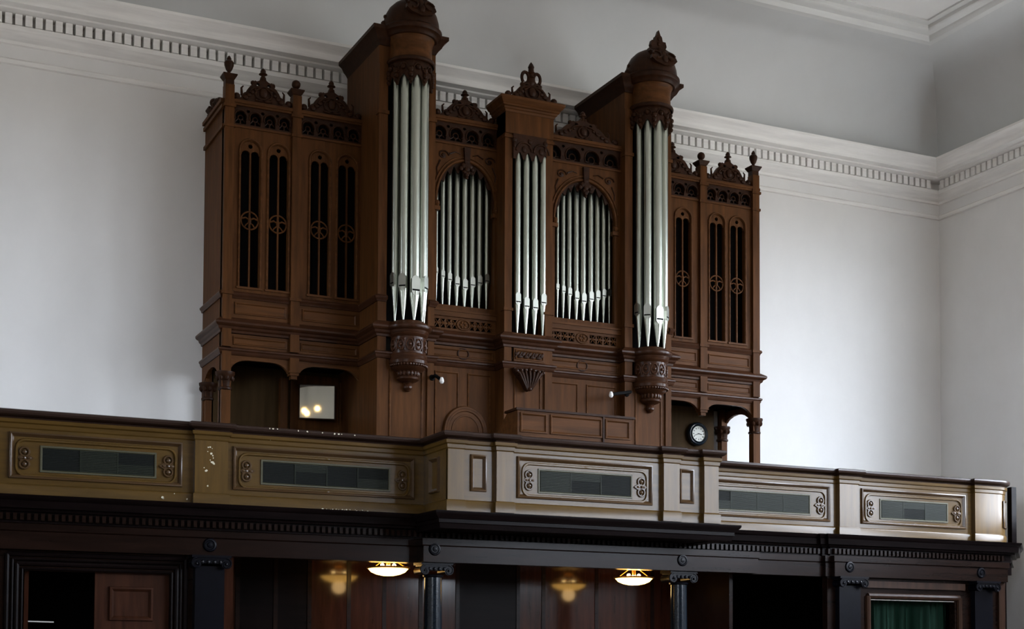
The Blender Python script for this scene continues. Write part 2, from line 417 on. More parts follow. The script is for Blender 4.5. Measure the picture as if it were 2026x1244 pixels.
# bare spots where the paint is knocked off
mb = MB()
def chip(px, py, Y, s):
    x, z = at(px, py, Y); k = random.randint(4, 6); a = random.random()*6
    pts = [(x+s*random.uniform(.5, 1.1)*cos(a+2*pi*i/k), z+s*random.uniform(.4, 1)*sin(a+2*pi*i/k)) for i in range(k)]
    mb.plate(pts, [], Y-.003, Y+.002)
for px, py, s in ((412, 885, .014), (416, 884, .016), (420, 887, .008), (418, 897, .02), (421, 901, .012), (411, 893, .008), (420, 914, .026), (423, 917, .018), (416, 910, .012), (408, 931, .02), (411, 961, .018), (392, 852, .014), (404, 925, .009), (422, 906, .012)):
    chip(px, py, YG-PB, s)
for px, py, s in ((321, 984, .022), (323, 986, .014), (345, 976, .01), (370, 987, .012), (535, 870, .012), (539, 869, .01)): chip(px, py, YG-.024, s)
for i in range(16): chip(640+i*6+random.uniform(-3, 3), 1006+i*.35+random.uniform(-1.2, 1.2), YG-.024, random.uniform(.006, .018))
for px, py, s in ((534, 846, .012), (540, 846.5, .016), (549, 847, .010), (590, 850.5, .012), (608, 852, .016), (638, 854.5, .012), (662, 856.5, .018), (670, 857, .020), (676, 857.5, .012), (702, 859.5, .014)): chip(px, py+1.5, YG-.086, s)
mb.build('paint_chips', M['chip'], par, smooth=False, stuff=True)

# ------------------------------------------------------------------ entablature below the gallery
ent = thing('gallery_entablature', 'dark polished wooden entablature with dentils under the gallery parapet', 'entablature', (9.3, 18.0, 2.85))
YE = 18.02; PC = .23
cx0, cx1 = AX(838, 1090, YE-PC), AX(1632, 1120, YE-.1)
xe = AX(1992, 1120, YE-.18)
e1, e2 = AX(1632, 1120, YE-.1), AX(1650, 1120, YE-.18)
epath = [(.2, YE), (cx0, YE), (cx0, YE-PC), (AX(1500, 1100, YE-PC), YE-PC), (AX(1500, 1100, YE-PC), YE-.05), (e1, YE-.05), (e1, YE-.12), (e2, YE-.12), (e2, YE-.2), (xe, YE-.2), (xe, YE+.9)]
mb = MB(); mb.sweep(epath, [(-.25, 2.853), (0, 2.853), (0, 3.06), (.02, 3.075), (.02, 3.16), (-.25, 3.16)])
mb.build('frieze', M['brownblack'], ent)
spath = [(.2, YE), (e1, YE), (e1, YE-.05), (e2, YE-.05), (e2, YE-.1), (xe+.12, YE-.1), (xe+.95, YE+.72), (xe+.95, YB-.05)]
mb = MB(); mb.sweep(spath, [(-.02, 3.16), (.05, 3.16), (.05, 3.175), (.03, 3.18), (.03, 3.285), (.09, 3.29), (.10, 3.315), (.15, 3.325), (.155, 3.37), (.16, 3.41), (.175, 3.42), (.20, 3.455), (.205, 3.475), (-.02, 3.475)])
mb.build('cornice', M['black'], ent)
bp = [(bx0-.0, YE), (bx0-.0, YBP), (bx1, YBP), (bx1, YE)]
mb = MB(); mb.sweep(bp, [(-.05, 3.24), (.16, 3.24), (.17, 3.30), (.185, 3.31), (.185, 3.355), (.20, 3.36), (.215, 3.385), (.245, 3.41), (.255, 3.43), (.255, 3.455), (-.05, 3.455)])
mb.build('centre_cornice', M['black'], ent)
MB().box(bx0+.05, bx1-.05, YBP+.05, YE+.03, 3.25, 3.475).build('centre_soffit', M['black'], ent, smooth=False)
mb = MB(); x = .3
while x < xe-.03:
    yy = YE-.03-(.0 if x < e1 else .05 if x < e2 else .1)
    mb.box(x, x+.042, yy-.045, yy+.01, 3.19, 3.268); x += .078
mb.build('dentils', M['brownblack'], ent, smooth=False, stuff=True)
for px, py, Y in ((415, 1078, YE), (860, 1086, YE-PC), (1350, 1108, YE-PC), (1681, 1121, YE-.2), (1941, 1133, YE-.2)):
    x, z = at(px, py, Y); mb = MB()
    prof = [(0, .024), (.028, .022), (.034, .012), (.05, .012), (.058, .024), (.075, .022), (.086, .004), (.09, -.005)]
    vs = MB().lathe([(r, h) for r, h in prof], 0, 0, n=20)
    mb.f = vs.f; mb.mi = vs.mi; mb.v = [(x+a, Y-h, z+b) for a, b, h in vs.v]
    mb.build('roundel', M['pilaster'], ent)
# gallery floor
struct(MB().box(.2, xe+.3, YE+.03, YB, 2.98, 3.475).build('gallery_floor', M['black'], smooth=False))

# ------------------------------------------------------------------ columns and pilasters
def capital(mb, x, y, z, w, d):
    mb.box(x-w*.56, x+w*.56, y-d*.56, y+d*.5, z-.03, z)
    mb.box(x-w*.5, x+w*.5, y-d*.5, y+d*.45, z-.05, z-.03)
    for s in (-1, 1):
        cx = x+s*w*.42; cz = z-.105; yy = y-d*.5
        sp = [(cx+s*(.074-.0046*t)*cos(pi/2-t*pi/6), yy, cz+(.074-.0046*t)*sin(pi/2-t*pi/6)) for t in range(13)]
        mb.tube(sp, .012, 6)
        v = MB().lathe([(0, -.0), (.06, -.0), (.06, .02)], 0, 0, n=14)
        mb.add([(cx+a, yy+c*1.0, cz+b) for a, b, c in v.v], v.f)
        v = MB().lathe([(.055, 0), (.045, d*.5), (.055, d)], 0, 0, n=14)
        mb.add([(cx+a, yy+c, cz+b) for a, b, c in v.v], v.f)
        mb.ball((cx, yy-.004, cz), .017, 8)
    mb.box(x-w*.42, x+w*.42, y-d*.46, y+d*.4, z-.10, z-.05)
    for k in range(4): mb.ball((x+(k-1.5)*w*.17, y-d*.47, z-.085), .022, 8, 1, .8, 1.2)
def column(px0, px1, label, group):
    Y = 18.0
    x = (AX(px0, 1180, Y)+AX(px1, 1180, Y))/2; r = .125
    t = thing('column', label, 'column', (x, Y, 0), group)
    MB().lathe([(r*1.12, .12), (r*1.1, .2), (r*1.06, .5), (r, 1.5), (r*.93, 2.68)], x, Y, n=28).build('shaft', M['granite'], t)
    MB().lathe([(0, 0), (.21, 0), (.21, .05), (.19, .06), (.2, .085), (.18, .11), (.15, .13), (0, .13)], x, Y, n=28).build('base', M['pilaster'], t)
    mb = MB(); mb.lathe([(.12, 2.66), (.135, 2.67), (.14, 2.69), (.125, 2.70)], x, Y, n=20); capital(mb, x, Y, 2.853, .40, .27); mb.build('capital', M['pilaster'], t)
column(838, 875, 'round blue granite column with scroll capital beside the left oval lamp', None)
column(1326, 1359, 'round blue granite column with scroll capital right of the second oval lamp', None)
def pilaster(px0, px1, label, Y, back):
    a, b = AX(px0, 1200, Y), AX(px1, 1200, Y); x = (a+b)/2
    t = thing('pilaster', label, 'pilaster', (x, Y, 0))
    MB().box(a, b, Y-.06, back, .15, 2.72).build('shaft', M['pilaster'], t, smooth=False)
    MB().box(a-.03, b+.03, Y-.09, back, 0, .16).build('base', M['pilaster'], t, smooth=False)
    mb = MB(); capital(mb, x, back-.1, 2.85, (b-a)*1.2, .2); mb.build('capital', M['pilaster'], t)
pilaster(383, 441, 'flat black pilaster with scroll capital right of the panelled brown door', YE+.03, YE+.088)
pilaster(1656, 1698, 'flat blue-black pilaster with scroll capital left of the green curtain', YE-.14, YE-.102)
pilaster(1924, 1959, 'flat blue-black pilaster with scroll capital right of the green curtain', YE-.14, YE-.102)

# ------------------------------------------------------------------ under the gallery, left: doorcase
YD = YE+.09
dc = thing('doorcase', 'dark wooden doorcase under the gallery with one leaf open', 'doorcase', (AX(190, 1240, YD), YD, 0))
def X(px, Y=YD): return AX(px, 1190, Y)
zt = AZ(120, 1130, YD); zt2 = AZ(120, 1098, YD)
mb = MB()
mb.plate([(.2, 0), (X(44), 0), (X(44), zt), (X(336), zt), (X(336), 0), (X(383), 0), (X(383), 2.85), (.2, 2.85)], [], YD, YD+.12)
mb.build('surround', M['brownblack'], dc, smooth=False)
mb = MB()
P = [(X(12), 0), (X(12), zt2), (X(366), zt2), (X(366), 0)]
for k, (o, r) in enumerate(((0, .03), (.06, .018), (.11, .03), (.17, .016))):
    q = [(X(12)+o, YD-.012, 0), (X(12)+o, YD-.012, zt2-o), (X(366)-o, YD-.012, zt2-o), (X(366)-o, YD-.012, 0)]
    for i in range(3): mb.tube([q[i], q[i+1]], r, 8)
mb.build('architrave', M['black'], dc)
mb = MB().box(X(443), X(461), YE+.095, YE+.3, 0, 2.85); mb.build('side_board', M['red'], dc, smooth=False)
lf = MB().box(X(189), X(336), YD+.06, YD+.11, 0, zt).build('door', M['door'], dc, smooth=False)
za, zb = AZ(260, 1228, YD), AZ(260, 1160, YD)
MB().frame(X(217), X(305), za, zb, YD+.06, [(0, 0), (.008, .028), (.03, .03), (.05, .012), (.06, 0)]).build('panel_moulding', M['door'], lf)
MB().frame(X(217), X(305), za-1.15, za-.18, YD+.06, [(0, 0), (.008, .028), (.03, .03), (.05, .012), (.06, 0)]).build('panel_moulding', M['door'], lf)
# open leaf swung in, seen edge on in the dark, with a handle bar
lf = MB().box(X(50), X(50)+.05, YD+.12, YD+1.0, 0, zt).build('door', M['red'], dc, smooth=False)
MB().tube([(X(60)+.02, YD+.35, 2.02), (X(60)+.32, YD+.35, 2.015)], .008, 6).build('handle_bar', M['white'], lf)

MB().box(.2, X(443), 19.2, 19.25, 0, 2.97).build('dark_depth_sheet', M['inner'], dc, smooth=False)  # black sheet added to stand in for the unlit depth behind the doorway
MB().box(X(443)+.0, X(443)+.03, YE+.34, 19.2, 0, 2.97).build('dark_depth_sheet', M['inner'], dc, smooth=False)  # black side piece added to close that unlit depth

# back panelling under the gallery
YP = 19.78
bpn = thing('back_panelling', 'dark reddish polished panelling behind the columns under the gallery', 'panelling', (8, YP, 0))
xs = [AX(p, 1180, YP) for p in (380, 470, 545, 612, 690, 760, 832, 905, 1025, 1075, 1180, 1290, 1345)]
for i in range(len(xs)-1):
    m = M['black'] if i in (1, 7, 2) else M['red']
    p = MB().box(xs[i]+.012, xs[i+1]-.012, YP, YP+.05, 0, 2.98).build('panel', m, bpn, smooth=False)
mb = MB()
for x in xs: mb.box(x-.03, x+.03, YP-.012, YP+.02, 0, 2.98)
mb.build('stile', M['brownblack'], bpn, smooth=False, stuff=True)
MB().box(AX(1345, 1180, YP), AX(1345, 1180, YP)+.06, 18.4, YP, 0, 2.98).build('side_board', M['brownblack'], bpn, smooth=False)  # partition added to keep lamp light out of the dark bay
MB().box(X(460), X(460)+.05, YE+.33, YP, 0, 2.98).build('side_board', M['brownblack'], bpn, smooth=False)
MB().box(AX(1345, 1180, YP), xe-.07, 20.9, 20.95, 0, 2.98).build('dark_depth_sheet', M['inner'], bpn, smooth=False)  # black sheet added as the unlit depth right of the second column

# ------------------------------------------------------------------ under the gallery, right: curtained window
YW2 = YE-.1
cw = thing('curtain_screen', 'brown wooden screen frame around the green curtain under the gallery', 'frame', (AX(1800, 1240, YW2), YW2, 0))
XX = lambda p: AX(p, 1200, YW2)
zc = AZ(1800, 1187, YW2)
mb = MB(); mb.plate([(XX(1637), 0), (XX(1722), 0), (XX(1722), zc), (XX(1889), zc), (XX(1889), 0), (xe-.01, 0), (xe-.01, 2.85), (XX(1637), 2.85)], [], YW2, YW2+.12)
mb.build('surround', M['brownblack'], cw, smooth=False)
mb = MB()
for i in range(3):
    q = [(XX(1716), YW2-.01, 0), (XX(1716), YW2-.01, zc+.05), (XX(1897), YW2-.01, zc+.05), (XX(1897), YW2-.01, 0)]
    mb.tube([q[i], q[i+1]], .045, 8)
mb.build('frame_moulding', M['screen'], cw)
mb = MB().box(XX(1708), XX(1906), YW2-.05, YW2, AZ(1800, 1165, YW2), AZ(1800, 1152, YW2)); mb.build('frame_top', M['screen'], cw, smooth=False)
MB().box(xe-.13, xe-.002, YW2-.04, YW2+.0, 0, 2.85).build('end_board', M['screen'], cw, smooth=False)
MB().box(xe-.06, xe-.01, YW2+.12, 20.9, 0, 2.85).build('end_board', M['brownblack'], cw, smooth=False)  # unseen side added to shut window light out of the bay
mb = MB(); nx = 220; vs = []; fs = []
ph = [random.uniform(-.5, .5) for _ in range(200)]
xc0, xc1 = XX(1716), XX(1896)
for j in range(5):
    z = zc+.04-(zc+.04-1.0)*j/4
    for i in range(nx+1):
        u = i/nx
        d = .075*abs(sin(u*pi*10+1.1*sin(u*11)))**.6*2-.075+.02*sin(u*2*pi*19+2)
        vs.append((xc0+(xc1-xc0)*u, YW2+.24+d*(.55+.12*j), z))
for j in range(4):
    for i in range(nx):
        a = j*(nx+1)+i; fs.append((a, a+1, a+nx+2, a+nx+1))
mb.add(vs, fs)
o = mb.build('curtain', M['green']); o['label'] = 'dark green pleated curtain hanging behind the wooden screen frame'; o['category'] = 'curtain'
mb = MB()
for px, py in ((1780, 1181), (1789, 1181.5), (1793, 1182), (1820, 1183), (1824, 1183), (1762, 1180)):
    x, z = at(px, py, YW2-.03); mb.ball((x, YW2+.0, z), .012, 6)
mb.tube([(XX(1722), YW2+.02, zc-.005), (XX(1889), YW2+.02, zc-.005)], .008, 6)
mb.build('curtain_wire', M['white'], cw, stuff=True)
# posts at the far right end
px_ = AX(2002, 1010, 18.45)
o = MB().box(px_-.05, px_+.05, 18.40, 18.5, 3.475, AZ(2002, 964, 18.45)).build('newel_post', M['black'], smooth=False); o['label'] = 'dark square post standing behind the rounded right end of the parapet'; o['category'] = 'post'
px_ = AX(1999, 1180, 18.35)
o = MB().box(px_-.05, px_+.06, 18.5, 18.62, 0, 2.97).build('corner_post', M['black'], smooth=False); o['label'] = 'dark tall post under the right end of the gallery beside the bare wall'; o['category'] = 'post'

# ------------------------------------------------------------------ ceiling lamps under the gallery
def bowl_lamp(px, py, Yl, label):
    x, z = at(px, py, Yl)
    t = thing('ceiling_lamp', label, 'lamp', (x, Yl, 2.98), 'oval lamps under the gallery')
    R = .275
    MB().lathe([(0, z-.055), (.08, z-.052), (.16, z-.035), (.23, z-.005), (R, z+.045)], x, Yl, n=32).build('glass_bowl', M['lamp'], t)
    MB().lathe([(R, z+.04), (R+.02, z+.045), (R+.02, z+.065), (R-.01, z+.07)], x, Yl, n=32).build('rim', M['lampring'], t)
    mb = MB().lathe([(0, 2.98), (.09, 2.98), (.085, 2.955), (.03, 2.94), (.025, z+.05), (0, z+.05)], x, Yl, n=16)
    for k in range(3): mb.tube([(x+.03*cos(2.1*k), Yl+.03*sin(2.1*k), 2.95), (x+R*cos(2.1*k), Yl+R*sin(2.1*k), z+.06)], .006, 6)
    mb.build('fitting', M['lampring'], t)
    for k in range(3): MB().ball((x+(k-1)*.085, Yl, z+.085), .028, 10).build('bulb', M['bulb'], t)
    l = bpy.data.lights.new('lamp_glow', 'POINT'); l.energy = 6; l.specular_factor = 0; l.color = (1, .62, .25); l.shadow_soft_size = .1
    lo = bpy.data.objects.new('lamp_glow', l); C.objects.link(lo); lo.location = (x, Yl, z-.12)
bowl_lamp(768, 1131, 18.75, 'glowing oval glass bowl lamp left of the left granite column')
bowl_lamp(1254, 1150, 18.75, 'glowing oval glass bowl lamp left of the right granite column')

# ================================================================== ORGAN CASE
org = thing('pipe_organ', 'large carved dark oak pipe organ with two round towers above the gallery', 'organ', (9.4, 20.3, 3.3))
WF, TF, FF, CF = 20.1, 19.35, 19.5, 19.2      # front planes: wings, towers, flats, centre
WL0, WL1 = 5.05, 7.07; WR0, WR1 = 11.87, 14.0
T1 = (7.07, 7.93, 7.53); T2 = (11.05, 11.87, 11.49)
C0, C1 = 8.96, 9.74; CX = 9.35
ZG = 3.48                                     # gallery floor
def tower_arc(cx, r, n=14, y=TF): return [(cx-r*cos(pi*i/n), y-r*sin(pi*i/n)) for i in range(n+1)]
def casepath(r):
    p = [(WL0, YB), (WL0, WF), (WL1, WF), (WL1, TF)] + tower_arc(T1[2], r) + [(T1[1], TF), (T1[1], FF), (C0, FF), (C0, CF), (C1, CF), (C1, FF), (T2[0], FF), (T2[0], TF)]
    return p + tower_arc(T2[2], r) + [(WR0, TF), (WR0, WF), (WR1, WF), (WR1, YB)]
cp = casepath(.235)
cpf = [q for q in [(WL0, YB), (WL0, WF), (WL1, WF), (WL1, TF), (T1[1], TF), (T1[1], FF), (C0, FF), (C0, CF), (C1, CF), (C1, FF), (T2[0], FF), (T2[0], TF), (WR0, TF), (WR0, WF), (WR1, WF), (WR1, YB)]]
mb = MB(); mb.sweep(cp, [(-.05, 6.10), (.02, 6.11), (.025, 6.14), (.05, 6.16), (.06, 6.19), (.09, 6.205), (.105, 6.225), (.105, 6.25), (.095, 6.262), (.02, 6.31), (.0, 6.33), (-.05, 6.33)])
mb.build('impost_moulding', M['gloss'], org)
mb = MB(); mb.sweep(cpf, [(-.05, 5.80), (.015, 5.80), (.03, 5.825), (.035, 5.85), (.05, 5.865), (.05, 5.885), (.02, 5.905), (0, 5.91), (-.05, 5.91)])
mb.build('lower_moulding', M['gloss'], org)
for path in ([(WL0, YB), (WL0, WF), (WL1, WF), (WL1, TF), (T1[0]+.13, TF)], [(T1[1]-.09, TF), (T1[1], TF), (T1[1], FF), (8.0, FF)], [(WR0-.05, TF), (WR0, TF), (WR0, WF), (WR1, WF), (WR1, YB)]):
    mb = MB(); mb.sweep(path, [(-.05, 6.60), (.02, 6.60), (.03, 6.63), (.045, 6.645), (.05, 6.665), (.03, 6.69), (.01, 6.70), (-.05, 6.70)])
    mb.build('upper_moulding', M['gloss'], org)

def finial(x, y, z, kind, parent):
    mb = MB()
    # flared pedestal
    h = .17
    v = [(.062, z), (.062, z+h*.55), (.07, z+h*.6), (.095, z+h*.85), (.10, z+h*.9), (.10, z+h), (0, z+h)]
    for i in range(len(v)-1):
        a, b = v[i], v[i+1]
        q = [(x+sx*a[0], y+sy*a[0], a[1]) for sx, sy in ((-1, -1), (1, -1), (1, 1), (-1, 1))]+[(x+sx*b[0], y+sy*b[0], b[1]) for sx, sy in ((-1, -1), (1, -1), (1, 1), (-1, 1))]
        mb.add(q, [(0, 1, 5, 4), (1, 2, 6, 5), (2, 3, 7, 6), (3, 0, 4, 7)])
    z += h
    if kind == 'urn':
        mb.lathe([(0, z), (.04, z), (.025, z+.02), (.022, z+.045), (.045, z+.08), (.066, z+.14), (.068, z+.18), (.05, z+.205), (.03, z+.215), (.034, z+.235), (.02, z+.265), (0, z+.285)], x, y, n=16)
    else:
        mb.lathe([(0, z), (.04, z), (.022, z+.015), (.022, z+.04)], x, y, n=12); mb.ball((x, y, z+.095), .064, 14)
    return mb.build('finial', M['carved'], parent)

def cresting(x0, x1, zb, zp, y, parent, ends=True):
    """carved pediment with scrolled ends, side leaves and a little top knob"""
    mb = MB(); xc = (x0+x1)/2; hw = (x1-x0)/2; H = zp-zb
    def outline(s):
        q = [(1, 0), (1, .03), (.9, .08), (.80, .10), (.77, .16), (.70, .24), (.62, .27), (.56, .36), (.46, .46), (.38, .50), (.34, .58), (.30, .62), (.24, .60), (.18, .62), (.10, .66), (.08, .74)]
        return [(xc+s*hw*a, zb+H*b) for a, b in q]
    mb.plate(outline(1) + outline(-1)[::-1], [[(xc+s*hw*.2+.03*cos(t*pi/3), zb+H*.52+.022*sin(t*pi/3)) for t in range(6)] for s in (-1, 1)], y, y+.07)
    for s in (-1, 1):
        mb.ball((xc+s*hw*.93, y+.03, zb+H*.13), .052, 10)
        mb.tube([(xc+s*(hw*.72+.012), y+.03, zb+H*.18), (xc+s*(hw*.72+.02), y+.03, zb+H*.38), (xc+s*(hw*.72-.008), y+.03, zb+H*.44)], .022, 6, r1=.008)
        mb.ball((xc+s*hw*.36, y+.03, zb+H*.56), .036, 8)
        for k in range(4):
            mb.ball((xc+s*hw*(.64-.12*k), y-.008, zb+H*(.12+.08*k)), .034-.004*k, 8, 1.3, .8, 1)
        mb.tube([(xc+s*(hw*.1+.16*cos(t)), y-.012, zb+H*.26+.10*sin(t)) for t in [k*pi/6 for k in range(0, 11)]], .016, 6)
    mb.ball((xc, y-.012, zb+H*.3), .06, 10, 1, .6, 1.2)
    z = zb+H*.66
    mb.lathe([(.05, z), (.04, z+H*.08), (.026, z+H*.12), (.03, z+H*.14), (.062, z+H*.17), (.05, z+H*.2), (.034, z+H*.21), (.04, z+H*.25), (.03, z+H*.3), (0, z+H*.35)], xc, y+.03, n=12)
    return mb.build('cresting', M['carved'], parent)

def arch_hole(x, w, z0, zs, n=8):
    return [(x-w, z0), (x+w, z0)] + arc(x, zs, w, w, 0, pi, n)
def frieze(x0, x1, z0, z1, y, n, parent):
    """band of pierced round arches between two fillets"""
    p = (x1-x0)/n; w = p*.36; mb = MB()
    hs = [arch_hole(x0+p*(i+.5), w, z0+.03, z1-.07-w) for i in range(n)]
    hs += [[(x0+p*i+.028*cos(t*pi/3), z1-.06+.024*sin(t*pi/3)) for t in range(6)] for i in range(1, n)]
    mb.plate(rect(x0, x1, z0, z1), hs, y, y+.05)
    fr = mb.build('frieze', M['carved'], parent)
    mb = MB()
    for i in range(n):
        cx = x0+p*(i+.5); zc = z1-.07-w
        mb.tube([(a, y-.004, b) for a, b in arc(cx, zc, w+.012, w+.012, -.5, pi+.5, 12)], .012, 6)
        mb.tube([(cx+w*.45*cos(t*pi/5), y+.03, zc-.01+w*.45*sin(t*pi/5)) for t in range(10)], .010, 5, closed=True)
        mb.box(cx-.008, cx+.008, y+.02, y+.04, z0+.03, zc-w*.4)
        for s in (-1, 1): mb.tube([(cx+s*w*.95, y+.03, z0+.06), (cx+s*w*.4, y+.03, zc-w*.35)], .009, 5)
    mb.build('arcade_tracery', M['carved'], fr)
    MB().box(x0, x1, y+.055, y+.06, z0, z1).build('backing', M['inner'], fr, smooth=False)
    mb = MB(); mb.box(x0, x1, y-.03, y+.05, z1, z1+.03).box(x0, x1, y-.045, y+.05, z1+.03, z1+.075).box(x0, x1, y-.02, y+.05, z0-.03, z0)
    mb.build('fillet', M['oak_h'], fr, smooth=False)

def window_bay(x0, x1, wins, y, parent):
    ZB, ZSP = 6.775, 8.715
    mb = MB(); r = .135
    mb.plate(rect(x0, x1, 6.70, 9.02), [arch_hole(x, r, ZB, ZSP, 12) for x in wins], y, y+.06)
    pan = mb.build('window_panel', M['oak'], parent, smooth=False)
    for x in wins:
        mb = MB()
        l = .058; zl = ZSP-.055
        head = [(x-r, zl)] + [(a, b) for a, b in arc(x, ZSP, r, r, pi, 0, 14)] + [(x+r, zl)]
        head += arc(x+.066, zl, l, l, 0, pi, 7) + arc(x-.066, zl, l, l, 0, pi, 7)
        mb.plate(head, [[(x+.032*cos(t*pi/4), ZSP+.065+.032*sin(t*pi/4)) for t in range(8)]], y+.015, y+.045)
        mb.box(x-.012, x+.012, y+.012, y+.045, ZB, zl)
        zr = 7.725; R = .125
        mb.tube([(x+R*cos(t*pi/12), y+.02, zr+R*sin(t*pi/12)) for t in range(24)], .012, 6, closed=True)
        mb.ball((x, y+.02, zr), .03, 8, .9, .8, 2.2)
        for s in (-1, 1):
            mb.tube([(x, y+.02, zr+.01), (x+s*.06, y+.02, zr+.04), (x+s*.115, y+.02, zr+.02)], .013, 6)
            mb.tube([(x, y+.02, zr-.02), (x+s*.05, y+.02, zr-.06), (x+s*.075, y+.02, zr-.10)], .010, 6)
        mb.build('window_tracery', M['oak'], pan)
        mb = MB()
        hood = [(x-r-.022, ZB)] + [(a, b) for a, b in arc(x, ZSP, r+.022, r+.022, pi, 0, 14)] + [(x+r+.022, ZB)]
        mb.tube([(a, y-.006, b) for a, b in hood], .017, 6)
        mb.box(x-r-.05, x+r+.05, y-.02, y+.02, ZB-.03, ZB)
        mb.build('hood_moulding', M['oak_h'], pan)
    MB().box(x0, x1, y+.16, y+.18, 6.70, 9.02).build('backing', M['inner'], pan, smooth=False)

def plain_panel(x0, x1, z0, z1, y, parent, m=None, inset=.05):
    p = MB().box(x0, x1, y, y+.05, z0, z1).build('panel', m or M['oak'], parent, smooth=False)
    MB().frame(x0+inset, x1-inset, z0+inset, z1-inset, y, [(0, 0), (.004, .014), (.016, .016), (.026, .004), (.03, -.0)]).build('panel_moulding', M['oak_h'], p)
    return p

PT = .05
def wing(x0, x1, side):
    pw = .13
    xm = (x0+x1)/2+(.03 if side < 0 else -.02)
    posts = [x0, xm-pw/2] if side < 0 else [xm-pw/2, x1-pw]
    bays = [(x0+pw, xm-pw/2), (xm+pw/2, x1)] if side < 0 else [(x0, xm-pw/2), (xm+pw/2, x1-pw)]
    wins = [[AX(493.5, 500, WF), AX(549.5, 505, WF)], [AX(631.5, 510, WF), AX(685.5, 515, WF)]] if side < 0 else [[AX(1351.5, 560, WF)-.40, AX(1351.5, 560, WF)], [AX(1418.5, 570, WF), AX(1459, 575, WF)]]
    for px in posts:
        corner = (px == x0 and side < 0) or (side > 0 and abs(px-(x1-pw)) < .01)
        mb = MB().box(px, px+pw, WF-PT, WF+.1, 5.91, 9.60)
        for z, o in ((9.30, .02), (9.02, .015), (6.66, .02)): mb.box(px-o, px+pw+o, WF-PT-o, WF+.1, z-.02, z+.02)
        mb.build('corner_post' if corner else 'middle_post', M['oak'], org, smooth=False)
        finial(px+pw/2, WF+.03, 9.60-.02 if corner else 9.52, 'urn' if corner else 'ball', org)
        if not corner:        # drop under the middle post
            mb = MB().box(px, px+pw, WF-PT, WF+.08, 5.58, 5.83).box(px-.015, px+pw+.015, WF-PT-.015, WF+.09, 5.62, 5.645).box(px+.02, px+pw-.02, WF-PT+.02, WF+.06, 5.53, 5.58)
            mb.build('pendant_drop', M['oak'], org, smooth=False)
    for (a, b), wn in zip(bays, wins):
        window_bay(a, b, wn, WF, org)
        frieze(a, b, 9.05, 9.33, WF, 4, org)
        cresting(a+.02, b-.02, 9.40, 9.93, WF-.01, org)
        plain_panel(a, b, 6.33, 6.60, WF, org, M['oak_h'])
        plain_panel(a, b, 5.91, 6.10, WF, org, M['oak_h'], .035)
        # shallow arch below
        mb = MB()
        low = [(b-(b-a)*t/24, 5.60+.145*(1-abs(2*t/24-1)**5)) for t in range(25)]
        mb.plate([(a, 5.83), (b, 5.83)] + low, [], WF, WF+.06); mb.build('arch_spandrel', M['oak_h'], org, smooth=False)
    # ceiling of the recess, box body
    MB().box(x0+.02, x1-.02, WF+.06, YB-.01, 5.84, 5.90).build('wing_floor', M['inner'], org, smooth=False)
    MB().box(x0+.02, x1-.02, WF+.2, YB-.01, 9.36, 9.40).build('wing_roof', M['oak'], org, smooth=False)
    # outer side, with an arch at the bottom between two posts
    xs_ = x0 if side < 0 else x1
    mb = MB()
    hw = (YB-WF)/2-.12; yc = (YB+WF)/2+.02
    hole = [(yc-hw, ZG+.02), (yc+hw, ZG+.02)] + arc(yc, 5.45, hw, .26, 0, pi, 10)
    mb.plate([(WF+.02, ZG)] + [(yc-hw, ZG)] + [(a, b) for a, b in arc(yc, 5.45, hw, .26, pi, 0, 10)] + [(yc+hw, ZG), (YB, ZG), (YB, 9.36), (WF+.02, 9.36)], [], 0, .05)
    mb.v = [(xs_+(y if side < 0 else y-.05), x, z) for x, y, z in mb.v]
    sp = mb.build('side_panel', M['oak'], org, smooth=False)
    mb = MB()
    for z, o in ((9.38, .05), (9.30, .035), (9.02, .03)):
        xx = (xs_-o, xs_+.02) if side < 0 else (xs_-.02, xs_+o)
        mb.box(xx[0], xx[1], WF, YB-.01, z-.025, z+.025)
    mb.build('side_moulding', M['oak_h'], sp, smooth=False)
    # capitals and legs
    for yy, ww in ((WF+.02, .13), (YB-.13, .11)):
        xp = xs_+(.065 if side < 0 else -.065)
        MB().box(xp-ww/2, xp+ww/2, yy-.07, yy+.06, ZG, 5.84).build('leg_post', M['oak'], org, smooth=False)
        mb = MB()
        prof = [(.068, 5.30), (.085, 5.31), (.085, 5.335), (.07, 5.35), (.075, 5.42), (.10, 5.49), (.115, 5.53), (.115, 5.555), (.09, 5.56)]
        mb.lathe([(r*1.2, z) for r, z in prof], xp, yy, n=12)
        for k in range(8):
            t = k*pi/4; mb.ball((xp+.105*cos(t), yy+.105*sin(t), 5.47), .03, 8, 1, 1, 1.4)
        mb.build('capital', M['carved'], org)
        if side < 0 and yy > WF+.5:
            finial(xp, yy-.1, 9.38, 'ball', org)
wing(WL0, WL1, -1); wing(WR0, WR1, 1)
# cresting scroll on the left side of the case
mb = MB()
for k in range(6):
    mb.ball((WL0+.03, WF+.25+k*.13, 9.44+.09*sin(k*pi/5)), .06, 8)
mb.plate([(WF+.15, 9.38), (YB-.2, 9.38), (YB-.3, 9.46), (WF+.55, 9.56), (WF+.25, 9.46)], [], 0, .04)
n0 = 6*len(MB().ball((0, 0, 0), 1, 8).v)
mb.v = mb.v[:n0] + [(WL0+.01+y, x, z) for x, y, z in mb.v[n0:]]
mb.build('side_cresting', M['carved'], org)

